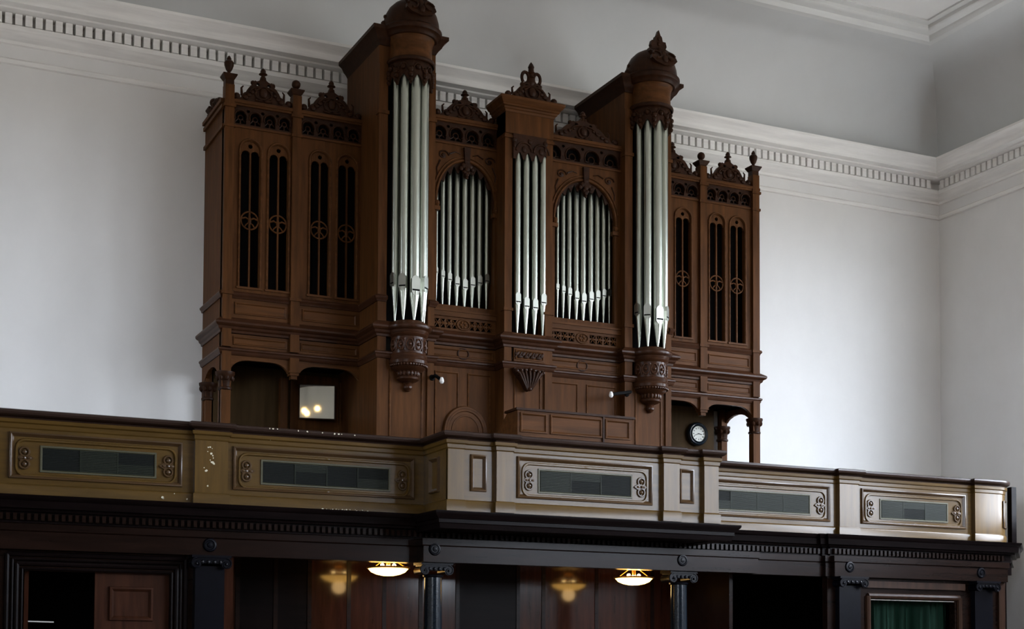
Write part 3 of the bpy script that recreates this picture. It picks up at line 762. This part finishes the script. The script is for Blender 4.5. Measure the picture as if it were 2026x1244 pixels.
# recesses beneath the wings
YRB = 21.0
for (x0, x1) in ((WL0+.1, WL1), (WR0, WR1-.28)):
    MB().box(x0, x1, YRB, YRB+.08, ZG, 5.86).build('recess_back', M['recess'], org, smooth=False)
mb = MB()
for px, wd in ((560, .11), (676, .10), (728, .10)): x = AX(px, 800, YRB-.05); mb.box(x-wd/2, x+wd/2, YRB-.1, YRB, ZG, 5.7)
mb.box(AX(575, 800, YRB-.05), AX(670, 800, YRB-.05), YRB-.04, YRB, ZG, 5.78)
mb.build('recess_door_frame', M['oak'], org, smooth=False)

# towers ------------------------------------------------------------
def pipe(x, y, r, zfoot, zslot, ztop, phi, parent):
    """speaking pipe: body, conical foot, flattened mouth facing phi"""
    mb = MB(); zb = zslot-r*1.0
    mb.lathe([(r, zb), (r, ztop-.02), (r*.93, ztop), (r*.9, ztop), (0, ztop-.03)], x, y, n=24)
    o = mb.build('organ_pipe', M['pipe'], parent)
    mb = MB().lathe([(r*.22, zfoot), (r*.99, zb-.004), (r, zb)], x, y, n=24); mb.build('pipe_foot', M['pipe'], o)
    mb = MB(); w = r*.80
    def P(u, d, z): return (x+u*cos(phi)+d*sin(phi), y+u*sin(phi)-d*cos(phi), z)
    def slab(pts, d0, d1):
        n_ = len(pts); mb.add([P(u, d0, z) for u, z in pts]+[P(u, d1, z) for u, z in pts], [tuple(range(n_)), tuple(range(2*n_-1, n_-1, -1))]+[(i, (i+1) % n_, n_+(i+1) % n_, n_+i) for i in range(n_)])
    # upper lip: flat leaf with round head; slot; lower lip
    hm = 2.3*r
    up = [(-w, zslot+r*.18), (w, zslot+r*.18), (w, zslot+hm)] + [(w*cos(t*pi/6), zslot+hm+w*.8*sin(t*pi/6)) for t in range(1, 6)] + [(-w, zslot+hm)]
    slab(up, r*.55, r*1.04)
    dn = [(-w, zslot-r*.15), (w, zslot-r*.15), (w*.8, zslot-r*.8), (0, zslot-r*1.25), (-w*.8, zslot-r*.8)]
    slab(dn, r*.5, r*.97)
    mb.cur = 1; slab([(-w, zslot-r*.15), (w, zslot-r*.15), (w, zslot+r*.18), (-w, zslot+r*.18)], r*.6, r*1.005)
    mb.cur = 0
    for s in (-1, 1): slab([(s*w, zslot-r*.5), (s*(w+r*.1), zslot-r*.5), (s*(w+r*.1), zslot+r*2.3), (s*w, zslot+r*2.3)], r*.4, r*1.06)
    mb.build('pipe_mouth', [M['mouth'], M['iron']], o)

def tower(x0, x1, cx, px_axis):
    # pilasters either side from gallery floor to top
    for a, b in ((x0, x0+.13), (x1-.10, x1)):
        mb = MB().box(a, b, TF-.0, TF+.12, ZG, 10.0)
        for z in (6.66, 9.30): mb.box(a-.015, b+.015, TF-.02, TF+.1, z-.025, z+.025)
        mb.build('tower_pilaster', M['oak'], org, smooth=False)
    MB().box(x0, x0+.06, TF+.12, 20.75, 5.84, 10.0).build('tower_side', M['oak'], org, smooth=False)
    MB().box(x1-.06, x1, TF+.12, 20.75, 5.84, 10.0).build('tower_side', M['oak'], org, smooth=False)
    MB().box(x0, x0+.06, TF+.12, YB-.02, ZG, 5.84).build('tower_side', M['oak'], org, smooth=False)
    MB().box(x1-.06, x1, TF+.12, YB-.02, ZG, 5.84).build('tower_side', M['oak'], org, smooth=False)
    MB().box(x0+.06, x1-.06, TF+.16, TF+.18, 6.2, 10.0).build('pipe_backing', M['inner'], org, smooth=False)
    # lower panel under the corbel
    plain_panel(x0+.13, x1-.10, ZG, 5.80, TF+.03, org, M['oak'], .06)
    # round corbel
    mb = MB()
    prof = [(0, 6.30), (.27, 6.30), (.325, 6.265), (.34, 6.245), (.335, 6.215), (.30, 6.20), (.275, 6.165), (.285, 6.14), (.27, 6.115), (.252, 6.10)]
    mb.lathe(prof, cx, TF, n=40); mb.build('corbel_rim', M['gloss'], org)
    mb = MB()
    prof = [(.252, 6.10), (.25, 5.87), (.265, 5.86), (.275, 5.83), (.265, 5.80), (.28, 5.77), (.275, 5.73), (.245, 5.71), (.25, 5.68), (.215, 5.645), (.17, 5.63), (.14, 5.60),
            (.145, 5.565), (.165, 5.545), (.16, 5.52), (.12, 5.495), (.065, 5.475), (.05, 5.455), (.068, 5.425), (.066, 5.40), (.04, 5.375), (.03, 5.36), (0, 5.35)]
    mb.lathe(prof, cx, TF, n=40)
    for k in range(20):
        t = -pi/2+pi*(k+.5)/20; mb.ball((cx+.262*sin(t), TF-.262*cos(t), 5.705), .022, 8)
    for k in range(9):
        t = -pi/2+pi*(k+.5)/9; mb.ball((cx+.145*sin(t), TF-.145*cos(t), 5.60), .03, 8, 1, 1, 1.5)
    cb = mb.build('tower_corbel', M['gloss'], org)
    mb = MB()          # carved strapwork round the drum
    for k in range(6):
        t0 = -pi/2+pi*(k+.5)/6
        pts = []
        for j in range(14):
            a = 2*pi*j/14; t = t0+.20*cos(a); pts.append((cx+.258*sin(t), TF-.258*cos(t), 5.985+.075*sin(a)))
        mb.tube(pts, .012, 5, closed=True)
        mb.ball((cx+.256*sin(t0), TF-.256*cos(t0), 5.985), .026, 8)
        t1 = t0+pi/12; mb.tube([(cx+.256*sin(t1), TF-.256*cos(t1), z) for z in (5.90, 6.07)], .011, 5)
    mb.build('carved_band', M['band'], cb)
    # pipes in a half circle
    Rp = .225
    zf = 6.33
    for k, (phi, r, zs_, zt_) in enumerate(((-78, .052, 6.86, 9.78), (-39, .060, 6.80, 9.86), (0, .070, 6.74, 9.86), (39, .060, 6.80, 9.86), (78, .052, 6.86, 9.78))):
        f = radians(phi); pipe(cx+Rp*sin(f), TF-Rp*cos(f), r, zf, zs_, zt_, f, org)
    # carved pipe shade: scalloped band
    R = .315; n_ = 60; vs = []; fs = []
    mb = MB()
    for i in range(n_+1):
        t = -pi/2+pi*i/n_; u = (t/radians(39)+2)
        fr_ = abs((u % 1)-.5)*2              # 1 at pipe centre, 0 between
        zlow = 9.80-.16*(1-fr_)**1.5
        for rr in (R, R-.03):
            vs += [(cx+rr*sin(t), TF-rr*cos(t), zlow), (cx+rr*sin(t), TF-rr*cos(t), 10.02)]
    for i in range(n_):
        a, b = i*4, i*4+4
        fs += [(a, b, b+1, a+1), (a+2, a+3, b+3, b+2), (a, a+2, b+2, b), (a+1, b+1, b+3, a+3)]
    mb.add(vs, fs)
    for k in range(6):
        t = radians(-97.5+39*k); t = max(-pi/2, min(pi/2, t))
        for dz, s in ((9.72, .035), (9.79, .04), (9.86, .045)): mb.ball((cx+(R+.005)*sin(t), TF-(R+.005)*cos(t), dz), s, 8, 1, 1, 1)
    for k in range(5):
        t = radians(-78+39*k)
        mb.tube([(cx+(R+.008)*sin(t+.22*cos(a)), TF-(R+.008)*cos(t+.22*cos(a)), 9.86+.09*sin(a)) for a in [j*pi/6 for j in range(0, 7)]], .014, 6)
        mb.ball((cx+(R+.01)*sin(t), TF-(R+.01)*cos(t), 9.90), .04, 8)
    mb.build('pipe_shade', M['carved'], org)
    # drum above
    mb = MB(); mb.lathe([(.312, 10.05), (.305, 10.09), (.302, 10.20), (.308, 10.29), (.32, 10.335), (.345, 10.37)], cx, TF-.02, n=44)
    dr = mb.build('tower_drum', M['oak_h'], org)
    mb = MB(); mb.lathe([(.33, 9.99), (.345, 10.0), (.35, 10.025), (.34, 10.05), (.312, 10.06)], cx, TF-.02, n=44)
    mb.lathe([(.335, 10.36), (.37, 10.365), (.385, 10.39), (.40, 10.41), (.43, 10.425), (.445, 10.45), (.445, 10.485), (.42, 10.51), (.39, 10.52), (0, 10.52)], cx, TF-.02, n=44)
    mb.build('drum_moulding', M['carved'], dr)
    MB().box(x0, x1, TF+.02, 20.75, 10.0, 10.32).build('tower_head', M['oak'], org, smooth=False)
    mb = MB(); mb.sweep([(x0, 20.75), (x0, TF-.0), (x1, TF-.0), (x1, 20.75)], [(-.2, 10.26), (0, 10.26), (.01, 10.28), (.03, 10.31), (.06, 10.34), (.09, 10.40), (.13, 10.43), (.14, 10.44), (.14, 10.49), (.12, 10.50), (-.2, 10.50)])
    mb.box(x0+.1, x1-.1, TF+.1, 20.7, 10.4, 10.5)
    mb.build('tower_cornice', M['carved'], org)
    # dome with carved crest leaf
    mb = MB(); mb.lathe([(.40, 10.515), (.405, 10.55), (.395, 10.63), (.37, 10.72), (.32, 10.81), (.25, 10.88), (.16, 10.93), (.07, 10.955), (0, 10.96)], cx, TF-.02, n=40)
    dm = mb.build('tower_dome', M['carved'], org)
    mb = MB()
    y = TF-.30
    half = [(.0, 11.20), (.03, 11.12), (.055, 11.10), (.07, 11.03), (.12, 11.03), (.14, 10.96), (.12, 10.92), (.17, 10.90), (.19, 10.84), (.16, 10.78), (.21, 10.74), (.22, 10.68), (.16, 10.62), (0, 10.58)]
    def yy(z): return TF-.02-sqrt(max(.0, .43**2-max(0, z-10.53)**2)) if z < 10.9 else TF-.24
    pts = [(a, z) for a, z in half] + [(-a, z) for a, z in reversed(half[1:-1])]
    tris = tessellate_polygon([[Vector((a, z, 0)) for a, z in pts]])
    k = len(pts)
    vs = [(cx+a, yy(z)-.02, z) for a, z in pts] + [(cx+a, yy(z)+.05, z) for a, z in pts]
    mb.add(vs, [tuple(t) for t in tris]+[tuple(k+i for i in t) for t in tris]+[(i, (i+1) % k, k+(i+1) % k, k+i) for i in range(k)])
    for z in (10.68, 10.78, 10.88, 10.98, 11.06): mb.ball((cx, yy(z)-.03, z), .05-.012*(z-10.68)/.1*.6, 8, 1, .7, 1.2)
    for s in (-1, 1):
        mb.tube([(cx+s*(.12+.07*cos(a)), yy(10.75+.07*sin(a))-.03, 10.75+.07*sin(a)) for a in [j*pi/5 for j in range(9)]], .018, 6)
        mb.ball((cx+s*.40, TF+.0, 10.56), .05, 8); mb.ball((cx+s*.39, TF-.02, 10.66), .03, 8)
    mb.build('crest_leaf', M['carved'], dm)
tower(*T1, 807); tower(*T2, 1281)

# flats -------------------------------------------------------------
def flat(x0, x1, o0, o1, cents, wids, slots, foots, sgn):
    xc = (o0+o1)/2; hw = (o1-o0)/2; ZSP, RZ = 8.22, .60
    hole = [(o0, 6.70), (o1, 6.70)] + arc(xc, ZSP, hw, RZ, 0, pi, 20)
    mb = MB().plate(rect(x0, x1, 6.62, 9.05), [hole], FF, FF+.06)
    ap = mb.build('arch_panel', M['oak'], org, smooth=False)
    mb = MB(); ring = [(o1+.02, ZSP-.12)]+arc(xc, ZSP, hw+.02, RZ+.02, 0, pi, 24)+[(o0-.02, ZSP-.12)]
    mb.tube([(a, FF-.008, b) for a, b in ring], .02, 6); ring = arc(xc, ZSP, hw+.07, RZ+.07, .25, pi-.25, 20)
    mb.tube([(a, FF-.006, b) for a, b in ring], .014, 6)
    for x in (o0-.01, o1+.01): mb.box(x-.05, x+.05, FF-.03, FF+.05, ZSP-.16, ZSP-.10); mb.ball((x, FF-.02, ZSP-.06), .045, 8)
    mb.build('arch_moulding', M['oak_h'], ap)
    mb = MB()
    for s in (-1, 1):       # spandrel scrolls
        cx_ = xc+s*hw*.80; cz = 8.88
        mb.tube([(cx_+(.09-.006*t)*cos(t*.6)*1.0, FF-.004, cz+(.075-.005*t)*sin(t*.6)) for t in range(13)], .013, 5)
        mb.ball((cx_, FF-.006, cz), .03, 8, 1, .6, 1)
        mb.tube([(cx_-s*.10, FF-.004, cz+.03), (cx_-s*.19, FF-.004, cz+.07), (cx_-s*.27, FF-.004, cz+.05)], .014, 5, r1=.006)
        mb.tube([(cx_+s*.05, FF-.004, cz-.08), (cx_+s*.10, FF-.004, cz-.2), (cx_+s*.09, FF-.004, cz-.33)], .014, 5, r1=.006)
    # keystone with hanging carving
    mb.plate([(xc-.05, 9.03), (xc+.05, 9.03), (xc+.035, 8.72), (xc-.035, 8.72)], [], FF-.05, FF)
    for dx, dz, s in ((0, 8.82, .05), (-.05, 8.76, .045), (.05, 8.76, .045), (0, 8.72, .05), (-.09, 8.72, .035), (.09, 8.72, .035), (0, 8.64, .04), (-.03, 8.67, .03), (.03, 8.67, .03), (0, 8.59, .025)):
        mb.ball((xc+dx, FF-.02, dz), s, 8, 1, .8, 1)
    mb.build('arch_carving', M['carved'], ap)
    # scalloped pipe shade under the arch
    N = 72; top = arc(xc, ZSP, hw, RZ, pi*.985, pi*.015, N)
    cs = [AX(c_, 470, FF+.18) for c_ in cents]
    low = []
    for a, b in reversed(top):
        j = min(range(len(cs)), key=lambda q: abs(cs[q]-a)); pit = .0475
        f_ = min(1, abs(a-cs[j])/pit)
        low.append((a, b-.02-.10*f_**1.3-.10*math.exp(-((a-xc)/.10)**2)))
    MB().plate(top+low, [], FF+.02, FF+.05).build('pipe_shade', M['carved'], ap)
    frieze(x0, x1, 9.08, 9.37, FF, 4, org)
    cresting(x0+.06, x1-.04, 9.44, 9.90, FF-.01, org)
    # pierced panel below
    mb = MB(); hs = []; L = (x1-x0-.12)
    for k in range(4):
        a = x0+.06+L*.10*k; hs += [rect(a+.008, a+L*.10-.012, 6.36, 6.415), rect(a+.008, a+L*.10-.012, 6.44, 6.49)]
        a = x1-.06-L*.10*(k+1); hs += [rect(a+.012, a+L*.10-.008, 6.36, 6.415), rect(a+.012, a+L*.10-.008, 6.44, 6.49)]
    mb.plate(rect(x0, x1, 6.32, 6.53), hs, FF, FF+.04)
    xm = (x0+x1)/2
    mb.tube([(xm+.085*cos(t*pi/8)*1.15, FF-.006, 6.425+.072*sin(t*pi/8)) for t in range(16)], .014, 6, closed=True)
    for k in range(6): mb.ball((xm+.04*cos(k*pi/3), FF-.005, 6.425+.035*sin(k*pi/3)), .022, 8, 1, .7, 1)
    for k in range(4):
        for s in (-1, 1):
            a = xm+s*(L*.15+L*.1*k)
            mb.ball((a, FF, 6.427), .02, 6, 1.4, .6, .7); mb.tube([(a-.035, FF-.002, 6.37), (a+.035, FF-.002, 6.485)], .007, 5); mb.tube([(a+.035, FF-.002, 6.37), (a-.035, FF-.002, 6.485)], .007, 5)
    pp = mb.build('pierced_panel', M['oak_h'], org)
    MB().box(x0, x1, FF+.06, FF+.07, 6.32, 6.53).build('backing', M['inner'], pp, smooth=False)
    mb = MB().box(x0, x1, FF-.03, FF+.2, 6.53, 6.60).box(x0, x1, FF-.045, FF+.2, 6.60, 6.63); mb.build('pipe_shelf', M['oak_h'], org, smooth=False)
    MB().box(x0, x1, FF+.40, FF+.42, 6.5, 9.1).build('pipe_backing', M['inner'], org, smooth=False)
    # ringed frieze panel
    p = plain_panel(x0, x1, 5.91, 6.10, FF, org, M['oak_h'], .03)
    mb = MB(); mb.tube([(xm+.085*cos(t*pi/10), FF-.004, 6.005+.075*sin(t*pi/10)) for t in range(20)], .012, 6, closed=True); mb.build('ring_moulding', M['carved'], p)
    # base panels
    xs2 = (x0, (x0+x1)/2, x1)
    for a, b in zip(xs2[:-1], xs2[1:]): plain_panel(a, b, ZG, 5.80, FF, org, M['oak'], .07)
    Yp = FF+.18
    for c_, w_, s_, f_ in zip(cents, wids, slots, foots):
        x = AX(c_, 470, Yp); r = w_*.0075/2
        pipe(x, Yp, r, 6.63, AZ(c_, s_, Yp), 8.95, 0, org)
flat(T1[1], C0, 8.02, 8.935, (863, 875.7, 889, 903.7, 919, 934, 948.3, 962.6, 974.8), (7.2, 8.4, 9.6, 10.8, 11.8, 11.3, 10.9, 9.8, 8.2),
     (539, 547, 554, 563, 570, 565, 561, 557, 554), (610,)*9, -1)
flat(C1, T2[0], 9.93, 10.95, (1102.6, 1114.2, 1126.3, 1140, 1153.7, 1168.4, 1181.5, 1193.9, 1205.5), (7.2, 8.4, 9.6, 10.8, 11.8, 11.3, 10.9, 9.8, 8.2),
     (571, 577, 583, 591, 597, 593, 590, 586, 583), (640,)*9, 1)
# round-headed panel on the left of the case
mb = MB(); xa_, za_ = AX(921, 850, FF), AZ(918, 858, FF)
R1 = (AX(958, 850, FF)-xa_)*1.08; za_ += .035; xa_ -= .01
mb.plate([(xa_-R1*.62, ZG)]+[(a, b) for a, b in arc(xa_, za_, R1*.62, R1*.66, pi, 0, 16)]+[(xa_+R1*.62, ZG)], [], FF-.03, FF)
rp = mb.build('round_panel', M['oak'], org)
mb = MB()
for q, s in ((1.0, .028), (.9, .03), (.66, .02)):
    mb.tube([(xa_-R1*q, FF-.02, ZG)]+[(a, FF-.02, b) for a, b in arc(xa_, za_, R1*q, R1*q*1.06, pi, 0, 24)]+[(xa_+R1*q, FF-.02, ZG)], s, 6)
mb.plate([(xa_-R1, ZG)]+arc(xa_, za_, R1, R1*1.06, pi, 0, 24)+[(xa_+R1, ZG), (xa_+R1*.66, ZG)]+arc(xa_, za_, R1*.66, R1*.7, 0, pi, 24)+[(xa_-R1*.66, ZG)], [], FF-.03, FF)
mb.build('round_arch_moulding', M['oak_h'], rp)

# centre tower ------------------------------------------------------
for a, b in ((C0, C0+.12), (C1-.12, C1)):
    mb = MB().box(a, b, CF, CF+.3, ZG, 9.62)
    for z in (6.66, 9.2): mb.box(a-.015, b+.015, CF-.02, CF+.1, z-.02, z+.02)
    mb.build('centre_pilaster', M['oak'], org, smooth=False)
MB().box(C0, C0+.05, CF+.3, FF+.4, 5.84, 9.62).build('centre_side', M['oak'], org, smooth=False)
MB().box(C1-.05, C1, CF+.3, FF+.4, 5.84, 9.62).build('centre_side', M['oak'], org, smooth=False)
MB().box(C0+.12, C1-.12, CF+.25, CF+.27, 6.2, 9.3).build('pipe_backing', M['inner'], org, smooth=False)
Yc = CF+.04
for c_, s_, zt_ in ((1023.5, 598, 9.05), (1040.5, 607, 9.05), (1057.5, 610, 9.05), (1074, 600, 9.05)):
    pipe(AX(c_, 470, Yc), Yc, .047, 6.30, AZ(c_, s_, Yc), zt_, 0, org)
mb = MB()
xs3 = [AX(c_, 470, Yc) for c_ in (1023.5, 1040.5, 1057.5, 1074)]
top = [(C0+.12+(C1-C0-.24)*i/60, 9.25) for i in range(61)]
low = []
for a, b in reversed(top):
    f_ = min(1, min(abs(a-q) for q in xs3)/.058); low.append((a, 8.99-.11*f_**1.4))
mb.plate(top+low, [], CF-.03, CF-.012)
for k in (0, 1):
    cx_ = (xs3[2*k]+xs3[2*k+1])/2
    mb.tube([(a, CF-.034, b) for a, b in arc(cx_, 9.0, .125, .13, 0, pi, 14)], .016, 6)
    mb.ball((cx_, CF-.034, 9.03), .04, 8, 1, .6, 1.2)
for x in (C0+.14, CX, C1-.14): mb.ball((x, CF-.03, 9.16), .04, 8, 1, .6, 1); mb.ball((x, CF-.03, 9.08), .03, 8, .8, .6, 1.4)
mb.build('pipe_shade', M['carved'], org)
MB().box(C0, C1, CF-.02, CF+.3, 9.25, 9.60).build('centre_head', M['oak'], org, smooth=False)
mb = MB(); mb.sweep([(C0, FF+.1), (C0, CF-.02), (C1, CF-.02), (C1, FF+.1)], [(-.1, 9.56), (.01, 9.56), (.02, 9.59), (.04, 9.60), (.045, 9.625), (.07, 9.635), (.07, 9.66), (.095, 9.675), (.12, 9.71), (.13, 9.72), (.13, 9.755), (-.1, 9.76)])
mb.box(C0, C1, CF+.05, FF+.1, 9.6, 9.75); mb.build('centre_cornice', M['oak_h'], org)
cr = cresting(C0+.0, C1+.02, 9.755, 10.18, CF-.06, org)
mb = MB(); y = CF-.03; xq = CX+.01
for s in (-1, 1):      # fleur-de-lis scrolls
    mb.tube([(xq+s*(.095+.055*cos(a)), y, 10.10+.085*sin(a)) for a in [j*pi/8-.9 for j in range(14)]], .026, 6)
    mb.tube([(xq, y, 9.98), (xq+s*.05, y, 10.0), (xq+s*.11, y, 10.02)], .028, 6)
mb.ball((xq, y, 10.06), .07, 10, 1, .7, 1.3)
mb.lathe([(.045, 10.12), (.04, 10.16), (.065, 10.18), (.045, 10.2), (.04, 10.24), (.048, 10.27), (.03, 10.31), (0, 10.35)], xq, y, n=12)
mb.build('fleur_finial', M['carved'], cr)
mb = MB().box(C0+.12, C1-.12, CF-.03, CF+.25, 6.2, 6.31); mb.build('pipe_shelf', M['oak_h'], org, smooth=False)
p = plain_panel(C0+.15, C1-.13, 5.91, 6.10, CF-.02, org, M['oak_h'], .02)
mb = MB()
for k in range(9):
    x = C0+.19+(C1-C0-.38)*k/8; mb.ball((x, CF-.025, 6.0+.018*(-1)**k), .032, 8, 1.2, .7, 1)
    mb.tube([(x-.03, CF-.03, 5.965), (x, CF-.035, 6.0), (x+.03, CF-.03, 6.045)], .010, 5)
mb.build('carved_panel', M['carved'], p)
# carved bracket under the centre
BX = 9.325; mb = MB()
pr = [(.30, 5.80), (.31, 5.84), (.29, 5.76), (.24, 5.70), (.17, 5.64), (.11, 5.57), (.06, 5.50), (.0, 5.475)]
pts = [(BX+a, z) for a, z in pr[:1]+pr[2:]]+[(BX-a, z) for a, z in reversed(pr[2:-1])]+[(BX-.30, 5.80)]
mb.plate(pts, [], CF-.08, CF)
for k in range(-3, 4):          # acanthus leaf: ribs fanning up from the tip
    xt = BX+k*.088; zt_ = 5.785-.012*abs(k)
    mb.tube([(BX+k*.012, CF-.085, 5.49), (BX+k*.04, CF-.105, 5.56+.012*abs(k)), (BX+k*.07, CF-.115, 5.66+.02*abs(k)), (xt, CF-.10, zt_)], .018, 6, r1=.03)
    mb.ball((xt, CF-.11, zt_), .036, 8, 1.1, .8, .8)
mb.ball((BX, CF-.10, 5.50), .034, 8)
for s_ in (-1, 1):
    mb.tube([(BX+s_*(.235+.05*cos(a)), CF-.10, 5.745+.04*sin(a)) for a in [j_*pi/5 for j_ in range(9)]], .014, 5)
mb.v = [(BX+(x-BX)*.80, y, z) for x, y, z in mb.v]
mb.build('carved_bracket', M['carved'], org)
plain_panel(C0+.12, C1-.12, ZG, 5.80, CF+.03, org, M['oak'], .05)

# ================================================================== THINGS ON THE GALLERY
# console box seen over the rail
YK = 17.92
k0, k1 = AX(1024, 830, YK), AX(1251, 850, YK); kz = AZ(1022, 806, YK)
con = thing('organ_console', 'low brown panelled console box standing behind the centre of the parapet', 'console', ((k0+k1)/2, YK, ZG))
mb = MB()
prf = [(0, ZG+.02), (0, kz-.03), (.34, kz-.03), (.86, kz-.40), (.86, ZG+.02)]
mb.plate([(a, b) for a, b in prf], [], 0, k1-k0); mb.v = [(k0+y, YK+x, z) for x, y, z in mb.v]
bd = mb.build('body', M['oak_h'], con, smooth=False)
MB().box(k0-.03, k1+.03, YK-.03, YK+.36, kz-.03, kz).build('top_board', M['carved'], con, smooth=False)
for a, b in ((1029, 1082), (1088, 1191), (1197, 1246)):
    MB().frame(AX(a, 840, YK), AX(b, 840, YK), kz-.33, kz-.055, YK, [(0, 0), (.004, .018), (.022, .02), (.034, .006), (.04, 0)]).build('panel_moulding', M['oak_h'], bd)
x = AX(1194, 840, YK); MB().box(x-.02, x+.005, YK-.025, YK, kz-.5, kz-.03).build('joint_strip', M['carved'], con, smooth=False)

# swing-arm lamps either side of the case
def arm_lamp(px0, py0, px1, py1, label):
    Y0 = TF; Y1 = TF-.22
    a = at(px0, py0, Y0); b = at(px1, py1, Y1)
    t = thing('wall_lamp', label, 'lamp', (a[0], Y0, a[1]))
    mb = MB().tube([(a[0], Y0, a[1]), (a[0], Y0-.12, a[1]+.01), (b[0], Y1, b[1]+.0)], .026, 8); mb.ball((a[0], Y0-.005, a[1]), .045, 10, 1, .4, 1)
    mb.build('arm', M['iron'], t)
    MB().lathe([(0, b[1]+.045), (.018, b[1]+.04), (.03, b[1]+.01), (.034, b[1]-.02), (.02, b[1]-.045), (0, b[1]-.05)], b[0], Y1, n=14).build('bulb', M['white'], t)
arm_lamp(855, 747, 874, 752, 'small white bulb on a black arm right of the left tower corbel')
arm_lamp(1240, 779, 1209, 780, 'small white bulb on a black arm left of the right tower corbel')

# clock on the recess wall
Yc_ = 20.98
cxk, czk = at(1382, 858, Yc_-.06)
ck = thing('wall_clock', 'round dark-cased clock with white dial below the right organ wing', 'clock', (cxk, Yc_, czk))
def disc(prof, n=36):
    mb = MB().lathe([(r*1.12, h) for r, h in prof], 0, 0, n=n); mb.v = [(cxk+a, Yc_-h, czk+b) for a, b, h in mb.v]; return mb
disc([(.175, 0), (.18, .03), (.17, .06), (.155, .075), (.14, .07), (.128, .085), (.118, .08), (.115, .06)]).build('case', M['clockrim'], ck)
disc([(0, .062), (.117, .06)]).build('dial', M['dial'], ck)
mb = MB()
for k in range(12):
    a = k*pi/6; mb.tube([(cxk+.085*sin(a), Yc_-.064, czk+.085*cos(a)), (cxk+.108*sin(a), Yc_-.064, czk+.108*cos(a))], .005, 4)
mb.build('hour_marks', M['iron'], ck, stuff=True)
for a, l, r in ((radians(98), .062, .0055), (radians(250), .09, .004)):
    MB().tube([(cxk-.015*sin(a), Yc_-.067, czk-.015*cos(a)), (cxk+l*sin(a), Yc_-.067, czk+l*cos(a))], r, 5).build('hand', M['iron'], ck)

# hinged mirror in front of the recess door, turned a little to the left
Ym = YRB-.16
m0 = at(595, 825, Ym); m1 = at(659, 765, Ym)
TURN = radians(14); hw = (m1[0]-m0[0])/2/cos(TURN); mc = ((m0[0]+m1[0])/2, Ym); hz = (m1[1]-m0[1])/2; mz = (m0[1]+m1[1])/2
mi = thing('mirror', 'pale mirror pane under the left organ wing reflecting yellow lamps', 'mirror', (mc[0], Ym, m0[1]))
def turned(mb): mb.v = [(mc[0]+x*cos(TURN)+y*sin(TURN), mc[1]-x*sin(TURN)+y*cos(TURN), mz+z) for x, y, z in mb.v]; return mb
turned(MB().box(-hw, hw, 0, .01, -hz, hz)).build('glass', M['mirror'], mi, smooth=False)
mb = MB(); mb.frame(-hw-.015, hw+.015, -hz-.015, hz+.015, .02, [(0, 0), (.0, .03), (.015, .03), (.015, .02)]); turned(mb).build('mirror_frame', M['carved'], mi)
MB().tube([(mc[0], Ym+.02, mz), (mc[0], YRB-.043, mz)], .02, 8).build('hinge_arm', M['iron'], mi)
# the lamps it shows hang in the hall, outside the picture
nv = Vector((-sin(TURN), -cos(TURN), 0))
for i, (px, py) in enumerate(((602, 812), (607, 817), (628, 808))):
    q = at(px, py, 1.0); d = Vector((q[0], 1, q[1]-EYE)); o_ = Vector((0, 0, EYE))
    t_ = (Vector((mc[0], mc[1], mz))-o_).dot(nv)/d.dot(nv); hit = o_+d*t_
    r_ = d-2*d.dot(nv)*nv; P_ = hit+r_*(13+.7*i)
    t = thing('pendant_lamp', ('globe pendant lamp of the hall seen leftmost in the mirror', 'globe pendant lamp of the hall seen lowest in the mirror', 'globe pendant lamp of the hall seen rightmost in the mirror')[i], 'lamp', P_)
    MB().ball(P_, .05, 14).build('globe', M['bulb'], t)
    MB().tube([(P_.x, P_.y, P_.z+.045), (P_.x, P_.y, 12.50)], .008, 6).build('cord', M['iron'], t)
